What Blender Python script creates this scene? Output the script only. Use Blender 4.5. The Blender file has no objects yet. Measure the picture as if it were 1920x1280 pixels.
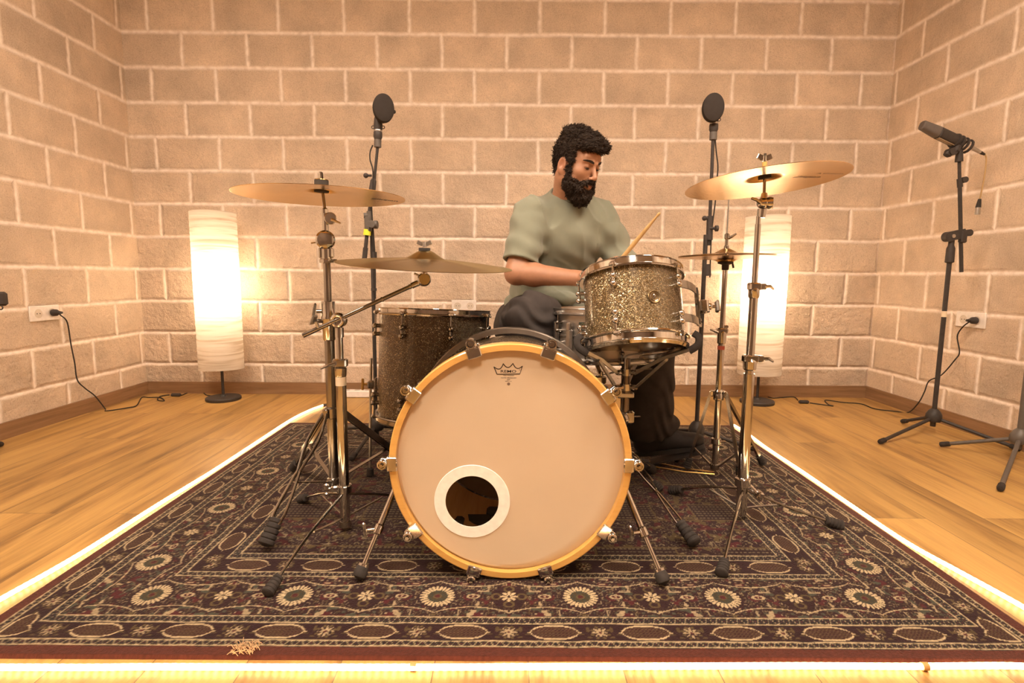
import bpy, math, random
import numpy as np
from mathutils import Vector, Matrix

scene = bpy.context.scene
C = scene.collection
PI = math.pi

# ------------------------------------------------------------------ camera
FPX, PITCH, YAW, ROLL, CAMH = 1016.46, .1190, -.0025, .0068, .7801
def cam_axes():
    cy, sy = math.cos(YAW), math.sin(YAW)
    f = np.array([-sy*math.cos(PITCH), cy*math.cos(PITCH), -math.sin(PITCH)])
    r = np.array([cy, sy, 0.]); u = np.cross(r, f)
    c, s = math.cos(ROLL), math.sin(ROLL)
    return c*r+s*u, -s*r+c*u, f
RR, UU, FF = cam_axes()
def _ray(px, py):
    return RR*(px-960)/FPX + UU*(640-py)/FPX + FF
def at(px, py, Y):
    """world point seen at photo pixel px,py at distance Y from the camera plane"""
    d = _ray(px, py); t = Y/d[1]
    return np.array([0, 0, CAMH]) + t*d
def fl(px, py, z=0.0):
    d = _ray(px, py); t = (z-CAMH)/d[2]
    return np.array([0, 0, CAMH]) + t*d
def V(x, y, z): return np.array([x, y, z], float)

cam = bpy.data.cameras.new('camera'); cam.sensor_width = 36; cam.lens = FPX/1920*36
cam.clip_start = .02
camo = bpy.data.objects.new('camera', cam); C.objects.link(camo)
M = Matrix(((RR[0], UU[0], -FF[0], 0), (RR[1], UU[1], -FF[1], 0), (RR[2], UU[2], -FF[2], CAMH), (0, 0, 0, 1)))
camo.matrix_world = M
scene.camera = camo

# ------------------------------------------------------------------ helpers
def tag(o, label=None, cat=None, group=None, kind=None):
    if label: o['label'] = label
    if cat: o['category'] = cat
    if group: o['group'] = group
    if kind: o['kind'] = kind
    return o
def thing(name, label, cat, loc=(0, 0, 0), group=None):
    o = bpy.data.objects.new(name, None); C.objects.link(o)
    o.empty_display_size = .05
    o.location = [float(v) for v in loc]
    return tag(o, label, cat, group)
def org(o):
    v = Vector((0, 0, 0))
    while o is not None:
        v += o.location; o = o.parent
    return v
def norm(v):
    v = np.asarray(v, float); n = np.linalg.norm(v)
    return v/n if n > 1e-12 else np.array([0, 0, 1.])
def frame(axis, hint=None):
    """columns x,y,z with z=axis"""
    z = norm(axis)
    h = np.array([0, 0, 1.]) if hint is None else np.asarray(hint, float)
    if abs(np.dot(norm(h), z)) > .97:
        h = np.array([0, 1., 0]) if abs(z[1]) < .9 else np.array([1., 0, 0])
    x = norm(np.cross(h, z)); y = np.cross(z, x)
    return np.stack([x, y, z], 1)
def link_mesh(name, me, mat, parent=None, loc=None):
    o = bpy.data.objects.new(name, me); C.objects.link(o)
    if mat is not None and not me.materials: me.materials.append(mat)
    if parent is not None: o.parent = parent
    return o
def mesh_np(name, verts, faces, mat, parent=None, smooth=True, sharp=None, world=True, loc=None):
    """verts in world space; subtract the parent's (or own) location"""
    verts = np.asarray(verts, float)
    off = np.zeros(3)
    if world:
        if parent is not None: off = np.array(org(parent))
        elif loc is not None: off = np.asarray(loc, float)
    verts = verts-off
    me = bpy.data.meshes.new(name)
    me.from_pydata(verts.tolist(), [], faces if isinstance(faces, list) else faces.tolist())
    if smooth:
        me.shade_smooth()
        if sharp: me.set_sharp_from_angle(angle=sharp)
    me.update()
    o = link_mesh(name, me, mat, parent)
    if world and parent is None and loc is not None: o.location = [float(v) for v in loc]
    return o

class MB:
    def __init__(s): s.v = []; s.f = []; s.T = None
    def add(s, vs, fs):
        b = len(s.v)
        vs = np.asarray(vs, float)
        if s.T is not None: vs = vs @ s.T[:3, :3].T + s.T[:3, 3]
        s.v.extend(vs.tolist()); s.f.extend([[i+b for i in f] for f in fs])
    def loft(s, rings, cap0=True, cap1=True, closed=False):
        n = len(rings[0]); vs = np.concatenate(rings); fs = []
        m = len(rings)
        for i in range(m-1 if not closed else m):
            a, b = i*n, ((i+1) % m)*n
            for j in range(n):
                k = (j+1) % n
                fs.append([a+j, a+k, b+k, b+j])
        if not closed:
            if cap0: fs.append(list(range(n))[::-1])
            if cap1: fs.append([(m-1)*n+j for j in range(n)])
        s.add(vs, fs)
    def tube(s, p, q, r, r2=None, n=16, cap=True):
        p = np.asarray(p, float); q = np.asarray(q, float)
        F = frame(q-p); a = np.arange(n)*2*PI/n
        c = np.outer(np.cos(a), F[:, 0])+np.outer(np.sin(a), F[:, 1])
        s.loft([p+c*r, q+c*(r if r2 is None else r2)], cap, cap)
    def path(s, pts, r, n=8, smooth=0, flat=None, up=None):
        pts = [np.asarray(p, float) for p in pts]
        if smooth: pts = catmull(pts, smooth)
        rs = r if hasattr(r, '__len__') else [r]*len(pts)
        if len(rs) != len(pts): rs = np.interp(np.linspace(0, 1, len(pts)), np.linspace(0, 1, len(rs)), rs)
        a = np.arange(n)*2*PI/n; rings = []
        t = norm(pts[1]-pts[0]); F = frame(t, up)
        x = F[:, 0]
        for i, p in enumerate(pts):
            if i == 0: t = norm(pts[1]-pts[0])
            elif i == len(pts)-1: t = norm(pts[-1]-pts[-2])
            else: t = norm(norm(pts[i+1]-p)+norm(p-pts[i-1]))
            x = norm(x-t*np.dot(x, t)); y = np.cross(t, x)
            fx, fy = (1, 1) if flat is None else flat
            rings.append(p+(np.outer(np.cos(a)*fx, x)+np.outer(np.sin(a)*fy, y))*rs[i])
        s.loft(rings)
    def strap(s, pts, w, t, side, smooth=0):
        """flat bar through pts; width w along 'side', thickness t"""
        pts = [np.asarray(p, float) for p in pts]
        if smooth: pts = catmull(pts, smooth)
        side = np.asarray(side, float); rings = []
        for i, p in enumerate(pts):
            a = pts[max(0, i-1)]; b = pts[min(len(pts)-1, i+1)]
            tt = norm(b-a); sd = norm(side-tt*np.dot(side, tt)); nn = np.cross(tt, sd)
            rings.append(np.array([p+sd*w/2+nn*t/2, p-sd*w/2+nn*t/2, p-sd*w/2-nn*t/2, p+sd*w/2-nn*t/2]))
        s.loft(rings)
    def lathe(s, prof, o, axis=(0, 0, 1), n=32, hint=None, closed=False):
        F = frame(axis, hint); o = np.asarray(o, float); a = np.arange(n)*2*PI/n
        c = np.outer(np.cos(a), F[:, 0])+np.outer(np.sin(a), F[:, 1])
        rings = [o+c*max(r, 1e-5)+F[:, 2]*z for r, z in prof]
        s.loft(rings, prof[0][0] > 1e-4 and not closed, prof[-1][0] > 1e-4 and not closed, closed)
    def box(s, c, size, F=None, bev=0.0):
        c = np.asarray(c, float); hx, hy, hz = [v/2 for v in size]
        F = np.eye(3) if F is None else np.asarray(F)
        if bev <= 0:
            vs = [[x*hx, y*hy, z*hz] for z in (-1, 1) for y in (-1, 1) for x in (-1, 1)]
            fs = [[0, 2, 3, 1], [4, 5, 7, 6], [0, 1, 5, 4], [2, 6, 7, 3], [0, 4, 6, 2], [1, 3, 7, 5]]
            s.add(c+np.array(vs) @ F.T, fs); return
        b = min(bev, hx*.9, hy*.9, hz*.9)
        def ring(x, y, z, k):
            p = []
            for sx, sy in ((1, 1), (-1, 1), (-1, -1), (1, -1)):
                q = [(sx*x, sy*(y-k)), (sx*(x-k), sy*y)]
                if sx*sy < 0: q = q[::-1]
                p += [(a, bb, z) for a, bb in q]
            return c+np.array(p) @ F.T
        s.loft([ring(hx-b, hy-b, -hz, b*.5), ring(hx, hy, -hz+b, b), ring(hx, hy, hz-b, b), ring(hx-b, hy-b, hz, b*.5)])
    def ball(s, c, r, sc=(1, 1, 1), n=16, F=None):
        m = n//2; rings = []
        c = np.asarray(c, float); F = np.eye(3) if F is None else F
        a = np.arange(n)*2*PI/n
        for i in range(1, m):
            t = PI*i/m
            p = np.stack([np.cos(a)*math.sin(t)*sc[0], np.sin(a)*math.sin(t)*sc[1], np.full(n, math.cos(t)*sc[2])], 1)*r
            rings.append(c+p @ F.T)
        vs = np.concatenate([[c+np.array([0, 0, r*sc[2]]) @ F.T]]+rings+[[c+np.array([0, 0, -r*sc[2]]) @ F.T]])
        fs = []
        for j in range(n):
            k = (j+1) % n
            fs.append([0, 1+j, 1+k]); fs.append([len(vs)-1, 1+(m-2)*n+k, 1+(m-2)*n+j])
            for i in range(m-2):
                a0, b0 = 1+i*n, 1+(i+1)*n
                fs.append([a0+j, b0+j, b0+k, a0+k])
        s.add(vs, fs)
    def torus(s, c, axis, R, r, n=32, m=8, flat=1.0):
        F = frame(axis); c = np.asarray(c, float); rings = []
        for i in range(n):
            a = 2*PI*i/n; d = F[:, 0]*math.cos(a)+F[:, 1]*math.sin(a)
            b = np.arange(m)*2*PI/m
            rings.append(c+d*R+np.outer(np.cos(b)*r, d)+np.outer(np.sin(b)*r*flat, F[:, 2]))
        s.loft(rings, closed=True)
    def prism(s, poly, F, o, t):
        """poly: list of (x,y) in frame F plane; extrude t along F z"""
        o = np.asarray(o, float); n = len(poly)
        a = np.array([[x, y, 0] for x, y in poly]) @ F.T+o
        b = a+F[:, 2]*t
        s.add(np.concatenate([a, b]), [list(range(n))[::-1], [n+i for i in range(n)]]+[[i, (i+1) % n, n+(i+1) % n, n+i] for i in range(n)])
    def build(s, name, mat, parent=None, sharp=.6, smooth=True, label=None, loc=None):
        o = mesh_np(name, s.v, s.f, mat, parent, smooth, sharp, loc=loc)
        me = o.data
        if label: o['label'] = label
        return o

def catmull(pts, k):
    P = [pts[0]]+list(pts)+[pts[-1]]; out = []
    for i in range(1, len(P)-2):
        for j in range(k):
            t = j/k; p0, p1, p2, p3 = P[i-1], P[i], P[i+1], P[i+2]
            out.append(.5*((2*p1)+(-p0+p2)*t+(2*p0-5*p1+4*p2-p3)*t*t+(-p0+3*p1-3*p2+p3)*t**3))
    out.append(pts[-1]); return out

# ------------------------------------------------------------------ materials
def nmat(name):
    m = bpy.data.materials.new(name); m.use_nodes = True
    nt = m.node_tree; b = nt.nodes['Principled BSDF']
    return m, nt, b
def N(nt, t, **kw):
    n = nt.nodes.new(t)
    for k, v in kw.items():
        if k.startswith('i_'):
            key = k[2:]; key = int(key) if key.isdigit() else key.replace('_', ' ')
            n.inputs[key].default_value = v
        else: setattr(n, k, v)
    return n
def L(nt, a, b): nt.links.new(a, b)
def ramp(nt, fac, stops, interp='LINEAR'):
    r = nt.nodes.new('ShaderNodeValToRGB'); r.color_ramp.interpolation = interp
    while len(r.color_ramp.elements) < len(stops): r.color_ramp.elements.new(.5)
    for e, (p, c) in zip(r.color_ramp.elements, stops):
        e.position = p; e.color = (*c, 1) if len(c) == 3 else c
    nt.links.new(fac, r.inputs[0]); return r
def simple(name, col, rough=.5, metal=0., spec=.5, noise=0., nscale=60, bump=0., coat=0., bscale=None, sheen=0):
    m, nt, b = nmat(name)
    b.inputs['Base Color'].default_value = (*col, 1)
    b.inputs['Roughness'].default_value = rough; b.inputs['Metallic'].default_value = metal
    b.inputs['Specular IOR Level'].default_value = spec
    b.inputs['Coat Weight'].default_value = coat
    if sheen: b.inputs['Sheen Weight'].default_value = sheen
    tc = N(nt, 'ShaderNodeTexCoord')
    nz = N(nt, 'ShaderNodeTexNoise', i_Scale=nscale, i_Detail=4.)
    L(nt, tc.outputs['Object'], nz.inputs['Vector'])
    k = noise if noise else .06
    r = ramp(nt, nz.outputs[0], [(.3, tuple(c*(1-k) for c in col)), (.7, tuple(min(1, c*(1+k)) for c in col))])
    L(nt, r.outputs[0], b.inputs['Base Color'])
    if bump:
        n2 = N(nt, 'ShaderNodeTexNoise', i_Scale=bscale or nscale*3, i_Detail=3.)
        L(nt, tc.outputs['Object'], n2.inputs['Vector'])
        bp = N(nt, 'ShaderNodeBump', i_Strength=bump, i_Distance=.002)
        L(nt, n2.outputs[0], bp.inputs['Height']); L(nt, bp.outputs[0], b.inputs['Normal'])
    return m
M_chrome = simple('chrome', (.60, .58, .56), .09, 1., noise=.05, nscale=30)
M_chromed = simple('worn_chrome', (.38, .36, .34), .17, 1., noise=.15, nscale=20)
M_steel = simple('brushed_steel', (.52, .50, .48), .32, 1., noise=.1)
M_rubber = simple('black_rubber', (.040, .033, .030), .8, spec=.2, noise=.2)
M_black = simple('black_metal', (.044, .036, .033), .5, spec=.3, noise=.15)
M_plast = simple('black_plastic', (.047, .038, .035), .55, spec=.3, noise=.1)
M_grey = simple('grey_painted_metal', (.10, .085, .075), .45, noise=.1)
M_felt = simple('black_felt', (.04, .036, .036), .95, bump=.5, nscale=200)
M_white = simple('white_plastic', (.78, .72, .68), .4)
M_cream = simple('cream_tape', (.75, .62, .45), .7)
M_yellow = simple('yellow_tape', (.75, .72, .05), .6)
M_ink = simple('black_ink', (.03, .018, .015), .6)
M_ink2 = simple('faded_ink', (.16, .10, .07), .6)
M_bronzenut = simple('brass_metal', (.7, .45, .15), .3, 1.)

def mat_wood(name, c1, c2, c3, axis=0, scale=1., rough=.45, coat=0.):
    m, nt, b = nmat(name)
    tc = N(nt, 'ShaderNodeTexCoord'); mp = N(nt, 'ShaderNodeMapping')
    s = [30*scale]*3; s[axis] = 1.8*scale
    mp.inputs['Scale'].default_value = s
    L(nt, tc.outputs['Object'], mp.inputs[0])
    nz = N(nt, 'ShaderNodeTexNoise', i_Scale=1.6, i_Detail=8., i_Roughness=.65, i_Distortion=.4)
    L(nt, mp.outputs[0], nz.inputs['Vector'])
    r = ramp(nt, nz.outputs[0], [(.25, c1), (.5, c2), (.75, c3)])
    L(nt, r.outputs[0], b.inputs['Base Color']); b.inputs['Roughness'].default_value = rough
    b.inputs['Coat Weight'].default_value = coat
    bp = N(nt, 'ShaderNodeBump', i_Strength=.15, i_Distance=.001)
    L(nt, nz.outputs[0], bp.inputs['Height']); L(nt, bp.outputs[0], b.inputs['Normal'])
    return m
# ------------------------------------------------------------------ room
XL, XR, YB, YF, ZC = -2.3995, 2.3626, 3.53, -1.7, 2.95
H0, HC, X0 = .2001, .2054, -2.234

def mat_blocks(name, axis, off, rough=1.0):
    """painted split-face concrete blocks 400 x 205 mm; axis: 0 along X, 1 along Y"""
    m, nt, b = nmat(name)
    tc = N(nt, 'ShaderNodeTexCoord'); sp = N(nt, 'ShaderNodeSeparateXYZ')
    L(nt, tc.outputs['Object'], sp.inputs[0])
    # wobble of the joints
    nw = N(nt, 'ShaderNodeTexNoise', i_Scale=5., i_Detail=5., i_Roughness=.7)
    L(nt, tc.outputs['Object'], nw.inputs['Vector'])
    spn = N(nt, 'ShaderNodeSeparateColor'); L(nt, nw.outputs['Color'], spn.inputs[0])
    def wob(src, ch, amp, add):
        a = N(nt, 'ShaderNodeMath', operation='MULTIPLY_ADD'); L(nt, spn.outputs[ch], a.inputs[0])
        a.inputs[1].default_value = amp; a.inputs[2].default_value = add-amp*.5
        c = N(nt, 'ShaderNodeMath', operation='ADD'); L(nt, src, c.inputs[0]); L(nt, a.outputs[0], c.inputs[1])
        return c.outputs[0]
    u = wob(sp.outputs[axis], 0, .022, -off-.2+4.0)
    v = wob(sp.outputs[2], 1, .016, -H0+2*HC)
    cv = N(nt, 'ShaderNodeCombineXYZ'); L(nt, u, cv.inputs[0]); L(nt, v, cv.inputs[1])
    def brick(mort, sm):
        k = N(nt, 'ShaderNodeTexBrick', i_Scale=1., i_Mortar_Size=mort, i_Mortar_Smooth=sm, i_Brick_Width=.4, i_Row_Height=HC, i_Bias=0.)
        k.offset = .5; k.offset_frequency = 2; k.squash = 1.
        k.inputs['Color1'].default_value = (0, 0, 0, 1); k.inputs['Color2'].default_value = (1, 1, 1, 1)
        k.inputs['Mortar'].default_value = (.5, .5, .5, 1)
        L(nt, cv.outputs[0], k.inputs['Vector']); return k
    k1 = brick(.021, 1.0); k2 = brick(.003, .6)
    # block colour: grains + blotches + per block tone
    n1 = N(nt, 'ShaderNodeTexNoise', i_Scale=160., i_Detail=6., i_Roughness=.75); L(nt, tc.outputs['Object'], n1.inputs['Vector'])
    n2 = N(nt, 'ShaderNodeTexNoise', i_Scale=4.5, i_Detail=5., i_Roughness=.6); L(nt, tc.outputs['Object'], n2.inputs['Vector'])
    r1 = ramp(nt, n1.outputs[0], [(.30, (.44, .335, .255)), (.46, (.66, .53, .415)), (.68, (.77, .63, .50))])
    r2 = ramp(nt, n2.outputs[0], [(.3, (.78, .78, .78)), (.7, (1.10, 1.08, 1.06))])
    mx = N(nt, 'ShaderNodeMix', data_type='RGBA', blend_type='MULTIPLY'); mx.inputs[0].default_value = 1
    L(nt, r1.outputs[0], mx.inputs[6]); L(nt, r2.outputs[0], mx.inputs[7])
    r3 = ramp(nt, k2.outputs['Color'], [(0, (.93, .93, .93)), (1, (1.05, 1.04, 1.03))])
    mx2 = N(nt, 'ShaderNodeMix', data_type='RGBA', blend_type='MULTIPLY'); mx2.inputs[0].default_value = 1
    L(nt, mx.outputs[2], mx2.inputs[6]); L(nt, r3.outputs[0], mx2.inputs[7])
    # mortar: pale, smeared on the faces
    n3 = N(nt, 'ShaderNodeTexNoise', i_Scale=28., i_Detail=4.); L(nt, tc.outputs['Object'], n3.inputs['Vector'])
    ma = N(nt, 'ShaderNodeMath', operation='MULTIPLY'); L(nt, k1.outputs['Fac'], ma.inputs[0])
    rr = ramp(nt, n3.outputs[0], [(.3, (.45,)*3), (.6, (1,)*3)]); L(nt, rr.outputs[0], ma.inputs[1])
    mx3 = N(nt, 'ShaderNodeMix', data_type='RGBA'); L(nt, ma.outputs[0], mx3.inputs[0])
    L(nt, mx2.outputs[2], mx3.inputs[6]); mx3.inputs[7].default_value = (.95, .84, .76, 1)
    L(nt, mx3.outputs[2], b.inputs['Base Color'])
    b.inputs['Roughness'].default_value = .9; b.inputs['Specular IOR Level'].default_value = .2
    # relief
    g = N(nt, 'ShaderNodeTexNoise', i_Scale=26., i_Detail=7., i_Roughness=.62); L(nt, tc.outputs['Object'], g.inputs['Vector'])
    rowf = N(nt, 'ShaderNodeMapRange'); L(nt, sp.outputs[2], rowf.inputs[0])
    rowf.inputs[1].default_value = .2; rowf.inputs[2].default_value = 1.9; rowf.inputs[3].default_value = 1.0*rough; rowf.inputs[4].default_value = .42*rough
    g1 = N(nt, 'ShaderNodeMath', operation='MULTIPLY'); L(nt, g.outputs[0], g1.inputs[0]); L(nt, rowf.outputs[0], g1.inputs[1])
    inv = N(nt, 'ShaderNodeMath', operation='SUBTRACT'); inv.inputs[0].default_value = 1.; L(nt, k1.outputs['Fac'], inv.inputs[1])
    g2 = N(nt, 'ShaderNodeMath', operation='MULTIPLY'); L(nt, g1.outputs[0], g2.inputs[0]); L(nt, inv.outputs[0], g2.inputs[1])
    g3 = N(nt, 'ShaderNodeMath', operation='MULTIPLY_ADD'); L(nt, inv.outputs[0], g3.inputs[0]); g3.inputs[1].default_value = .03; L(nt, g2.outputs[0], g3.inputs[2])
    g4 = N(nt, 'ShaderNodeMath', operation='MULTIPLY_ADD'); L(nt, n1.outputs[0], g4.inputs[0]); g4.inputs[1].default_value = .05; L(nt, g3.outputs[0], g4.inputs[2])
    bp = N(nt, 'ShaderNodeBump', i_Strength=1., i_Distance=.030); L(nt, g4.outputs[0], bp.inputs['Height'])
    L(nt, bp.outputs[0], b.inputs['Normal'])
    return m
M_wb = mat_blocks('block_wall_back', 0, X0)
M_ws = mat_blocks('block_wall_side', 1, 3.092, .55)

def struct_box(name, lo, hi, mat):
    m = MB(); lo = np.array(lo, float); hi = np.array(hi, float)
    m.box((lo+hi)/2, hi-lo)
    o = m.build(name, mat, smooth=False); o['kind'] = 'structure'; return o
T = .15
struct_box('wall_back', (XL-T, YB, -.1), (XR+T, YB+T, ZC), M_wb)
struct_box('wall_left', (XL-T, YF, -.1), (XL, YB, ZC), M_ws)
struct_box('wall_right', (XR, YF, -.1), (XR+T, YB, ZC), M_ws)
struct_box('wall_front', (XL-T, YF-T, -.1), (XR+T, YF, ZC), simple('dark_front_wall', (.15, .10, .07), .9, noise=.2, nscale=3))
M_ceil = simple('ceiling_paint', (.62, .54, .46), .9, noise=.05)
struct_box('ceiling', (XL-T, YF-T, ZC), (XR+T, YB+T, ZC+.1), M_ceil)

def mat_floor():
    m, nt, b = nmat('oak_laminate')
    tc = N(nt, 'ShaderNodeTexCoord'); sp = N(nt, 'ShaderNodeSeparateXYZ'); L(nt, tc.outputs['Object'], sp.inputs[0])
    cv = N(nt, 'ShaderNodeCombineXYZ')
    a = N(nt, 'ShaderNodeMath', operation='ADD'); L(nt, sp.outputs[1], a.inputs[0]); a.inputs[1].default_value = 10.
    c = N(nt, 'ShaderNodeMath', operation='ADD'); L(nt, sp.outputs[0], c.inputs[0]); c.inputs[1].default_value = 10.03
    L(nt, a.outputs[0], cv.inputs[0]); L(nt, c.outputs[0], cv.inputs[1])
    k = N(nt, 'ShaderNodeTexBrick', i_Scale=1., i_Mortar_Size=.0012, i_Mortar_Smooth=.2, i_Brick_Width=1.3, i_Row_Height=.19, i_Bias=0.)
    k.offset = .37; k.offset_frequency = 3
    k.inputs['Color1'].default_value = (0, 0, 0, 1); k.inputs['Color2'].default_value = (1, 1, 1, 1); k.inputs['Mortar'].default_value = (.4, .4, .4, 1)
    L(nt, cv.outputs[0], k.inputs['Vector'])
    # shift the grain per plank
    sh = N(nt, 'ShaderNodeVectorMath', operation='SCALE'); L(nt, k.outputs['Color'], sh.inputs[0]); sh.inputs['Scale'].default_value = 7.
    ad = N(nt, 'ShaderNodeVectorMath', operation='ADD'); L(nt, tc.outputs['Object'], ad.inputs[0]); L(nt, sh.outputs[0], ad.inputs[1])
    mp = N(nt, 'ShaderNodeMapping'); mp.inputs['Scale'].default_value = (14, 1.15, 1); L(nt, ad.outputs[0], mp.inputs[0])
    nz = N(nt, 'ShaderNodeTexNoise', i_Scale=1.0, i_Detail=6., i_Roughness=.6, i_Distortion=.6); L(nt, mp.outputs[0], nz.inputs['Vector'])
    mp2 = N(nt, 'ShaderNodeMapping'); mp2.inputs['Scale'].default_value = (110, 4, 1); L(nt, ad.outputs[0], mp2.inputs[0])
    nf = N(nt, 'ShaderNodeTexNoise', i_Scale=1.0, i_Detail=4., i_Roughness=.7); L(nt, mp2.outputs[0], nf.inputs['Vector'])
    r = ramp(nt, nz.outputs[0], [(.27, (.15, .08, .028)), (.40, (.34, .19, .062)), (.52, (.47, .28, .092)), (.75, (.54, .33, .112))])
    rf = ramp(nt, nf.outputs[0], [(.3, (.84, .84, .84)), (.65, (1.04, 1.04, 1.04))])
    mx = N(nt, 'ShaderNodeMix', data_type='RGBA', blend_type='MULTIPLY'); mx.inputs[0].default_value = 1
    L(nt, r.outputs[0], mx.inputs[6]); L(nt, rf.outputs[0], mx.inputs[7])
    rp = ramp(nt, k.outputs['Color'], [(0, (.84, .82, .8)), (1, (1.1, 1.08, 1.05))])
    mx2 = N(nt, 'ShaderNodeMix', data_type='RGBA', blend_type='MULTIPLY'); mx2.inputs[0].default_value = 1
    L(nt, mx.outputs[2], mx2.inputs[6]); L(nt, rp.outputs[0], mx2.inputs[7])
    mx3 = N(nt, 'ShaderNodeMix', data_type='RGBA'); L(nt, k.outputs['Fac'], mx3.inputs[0]); L(nt, mx2.outputs[2], mx3.inputs[6]); mx3.inputs[7].default_value = (.13, .075, .035, 1)
    L(nt, mx3.outputs[2], b.inputs['Base Color']); b.inputs['Roughness'].default_value = .42
    b.inputs['Specular IOR Level'].default_value = .4
    bp = N(nt, 'ShaderNodeBump', i_Strength=.25, i_Distance=.001); L(nt, nf.outputs[0], bp.inputs['Height']); L(nt, bp.outputs[0], b.inputs['Normal'])
    return m
M_floor = mat_floor()
struct_box('floor', (XL-T, YF-T, -.1), (XR+T, YB+T, 0), M_floor)
M_bbx = mat_wood('baseboard_wood_x', (.16, .085, .04), (.25, .14, .07), (.33, .19, .10), 0, rough=.5)
M_bby = mat_wood('baseboard_wood_y', (.16, .085, .04), (.25, .14, .07), (.33, .19, .10), 1, rough=.5)
BT, BH = .013, .078
struct_box('baseboard_back', (XL+BT, YB-BT, 0), (XR-BT, YB, BH), M_bbx)
struct_box('baseboard_left', (XL, YF, 0), (XL+BT, YB, BH), M_bby)
struct_box('baseboard_right', (XR-BT, YF, 0), (XR, YB, BH), M_bby)

# ------------------------------------------------------------------ rug
RX, RY0, RY1, RZ = 1.16, 1.022, 2.79, .008
def vnoise2(x, y, seed=0):
    rng = np.random.RandomState(seed); g = rng.rand(257, 257)
    xi = np.floor(x).astype(int); yi = np.floor(y).astype(int); fx = x-xi; fy = y-yi
    fx = fx*fx*(3-2*fx); fy = fy*fy*(3-2*fy); xi %= 256; yi %= 256
    return (g[xi, yi]*(1-fx)+g[xi+1, yi]*fx)*(1-fy)+(g[xi, yi+1]*(1-fx)+g[xi+1, yi+1]*fx)*fy
def rug():
    h = .0027
    nx = int(2*RX/h); ny = int((RY1-RY0)/h)
    xs = np.linspace(-RX, RX, nx+1); ys = np.linspace(RY0, RY1, ny+1)
    X, Y = np.meshgrid(xs, ys, indexing='xy')
    dx = RX-np.abs(X); dyf = Y-RY0; dyb = RY1-Y; dy = np.minimum(dyf, dyb)
    s = np.minimum(dx, dy)
    # edge-following coordinate along the border
    onx = dx < dy
    t = np.where(onx, Y-1.205, X)
    wob = .0028*(vnoise2(X*22+50, Y*22+50, 3)-.5)
    s2 = s+wob
    col = np.zeros(X.shape+(3,))
    DK = np.array([.038, .012, .015]); RED = np.array([.105, .016, .020]); CR = np.array([.72, .55, .33]); GO = np.array([.15, .10, .042])
    NAVY = np.array([.018, .014, .020]); GR = np.array([.085, .085, .060]); EDGE = np.array([.13, .034, .022])
    def put(mask, c, a=1.0):
        mask = np.clip(mask.astype(float)*a, 0, 1)[..., None]
        col[:] = col*(1-mask)+c*mask
    n1 = vnoise2(X*110+9, Y*110+9, 5)
    col[:] = DK
    put(s2 < .030, EDGE)
    def soft(d, w, e=.0013): return np.clip((w-np.abs(d))/e+.5, 0, 1)
    def chain(a, b):
        m = (a+b)/2; hw = (b-a)/2; ins = (s2 > a) & (s2 < b)
        put(ins, NAVY)
        put(soft(s2-a-.003, .0017), CR, .95); put(soft(s2-b+.003, .0017), CR, .95)
        ph = t/.0235
        w = (hw-.004)*np.sin(ph*2*PI)
        put(soft(s2-m-w, .0017)*ins, CR, .75); put(soft(s2-m+w, .0014)*ins, GO, .8)
        q = ((ph*2) % 1-.5)
        put(((q*.0118)**2+((s2-m)*.8)**2 < .0016**2) & ins, RED)
    def scroll(mask, sc, seed, cc, per, w=.5, thr=.045, off=0.):
        # mirrored tendrils: contour lines of a smooth field, repeated with the border
        tt = np.abs(((t+off)/per+100) % 1-.5)*per
        f = vnoise2(tt*sc+10, s*sc+10, seed)+.45*vnoise2(tt*sc*2.1+30, s*sc*2.1+30, seed+1)
        g = np.abs((f*3.2) % 1-.5)
        put((g < thr*2) & mask, cc, w)
    def leaves(mask, sc, seed, cc, per, lo, w=1.):
        tt = np.abs((t/per+100) % 1-.5)*per
        f = vnoise2(tt*sc+70, s*sc+70, seed)
        put((f > lo) & mask, cc, w)
    def guard(a, b, off):
        ins = (s2 > a) & (s2 < b); m = (a+b)/2; hw = (b-a)/2
        put(ins, DK)
        leaves(ins & (np.abs(s-m) < hw*.8), 95, 21, GO, .2, .80, .8)
        q = ((t+off)/.2+100) % 1*.2-.1
        # cartouche
        ax = .052; r = np.abs(q)/ax; prof = (hw*.83)*np.clip(1-r**2.6, 0, 1)**.55
        d = np.abs(s-m)-prof
        inside = (d < 0) & (r < 1)
        put(inside, RED*.25+DK*.75)
        chk = ((np.floor(q/.0042)+np.floor((s-m)/.0042)) % 2 == 0)
        put(inside & chk & (d < -.004), GO*1.1, .6)
        put((np.abs(d) < .0024) & (r < 1.02), CR, .95)
        put((np.abs(s-m) < .0014) & (r > .98) & (r < 1.13), CR)
        # small flower between
        q2 = ((t+off+.1)/.2+100) % 1*.2-.1
        rr = np.hypot(q2, s-m); th = np.arctan2(s-m, q2)
        pet = (rr < .019*(.62+.38*np.cos(8*th))) & (rr > .003)
        put(pet & (vnoise2(X*300, Y*300, 8) > .3), CR, .7)
        put((rr < .004), RED)
        pet = (np.abs(rr-.019) < .0035) & (np.cos(8*th+PI) > .2)
        put(pet, GO)
    mb = (s2 > .135) & (s2 < .294)
    put(mb, DK)
    c0 = .2125
    scroll(mb, 48, 11, CR*.55, .3465, .75, .028)
    scroll(mb, 40, 14, GO, .3465, .7, .035)
    leaves(mb, 75, 17, RED, .3465, .72)
    leaves(mb, 90, 18, CR*.8, .3465, .84, .8)
    leaves(mb, 80, 19, GR, .3465, .80)
    # vine
    ph = t/.3465*2*PI
    vin = .052*np.abs(np.sin(ph))**.7
    put(((np.abs(np.abs(s-c0)-(.066-vin*.45)) < .0017) & mb), CR, .8)
    chain(.030, .053); guard(.053, .106, .0); chain(.106, .135)
    chain(.294, .320); guard(.320, .383, .0); chain(.383, .414)
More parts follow.
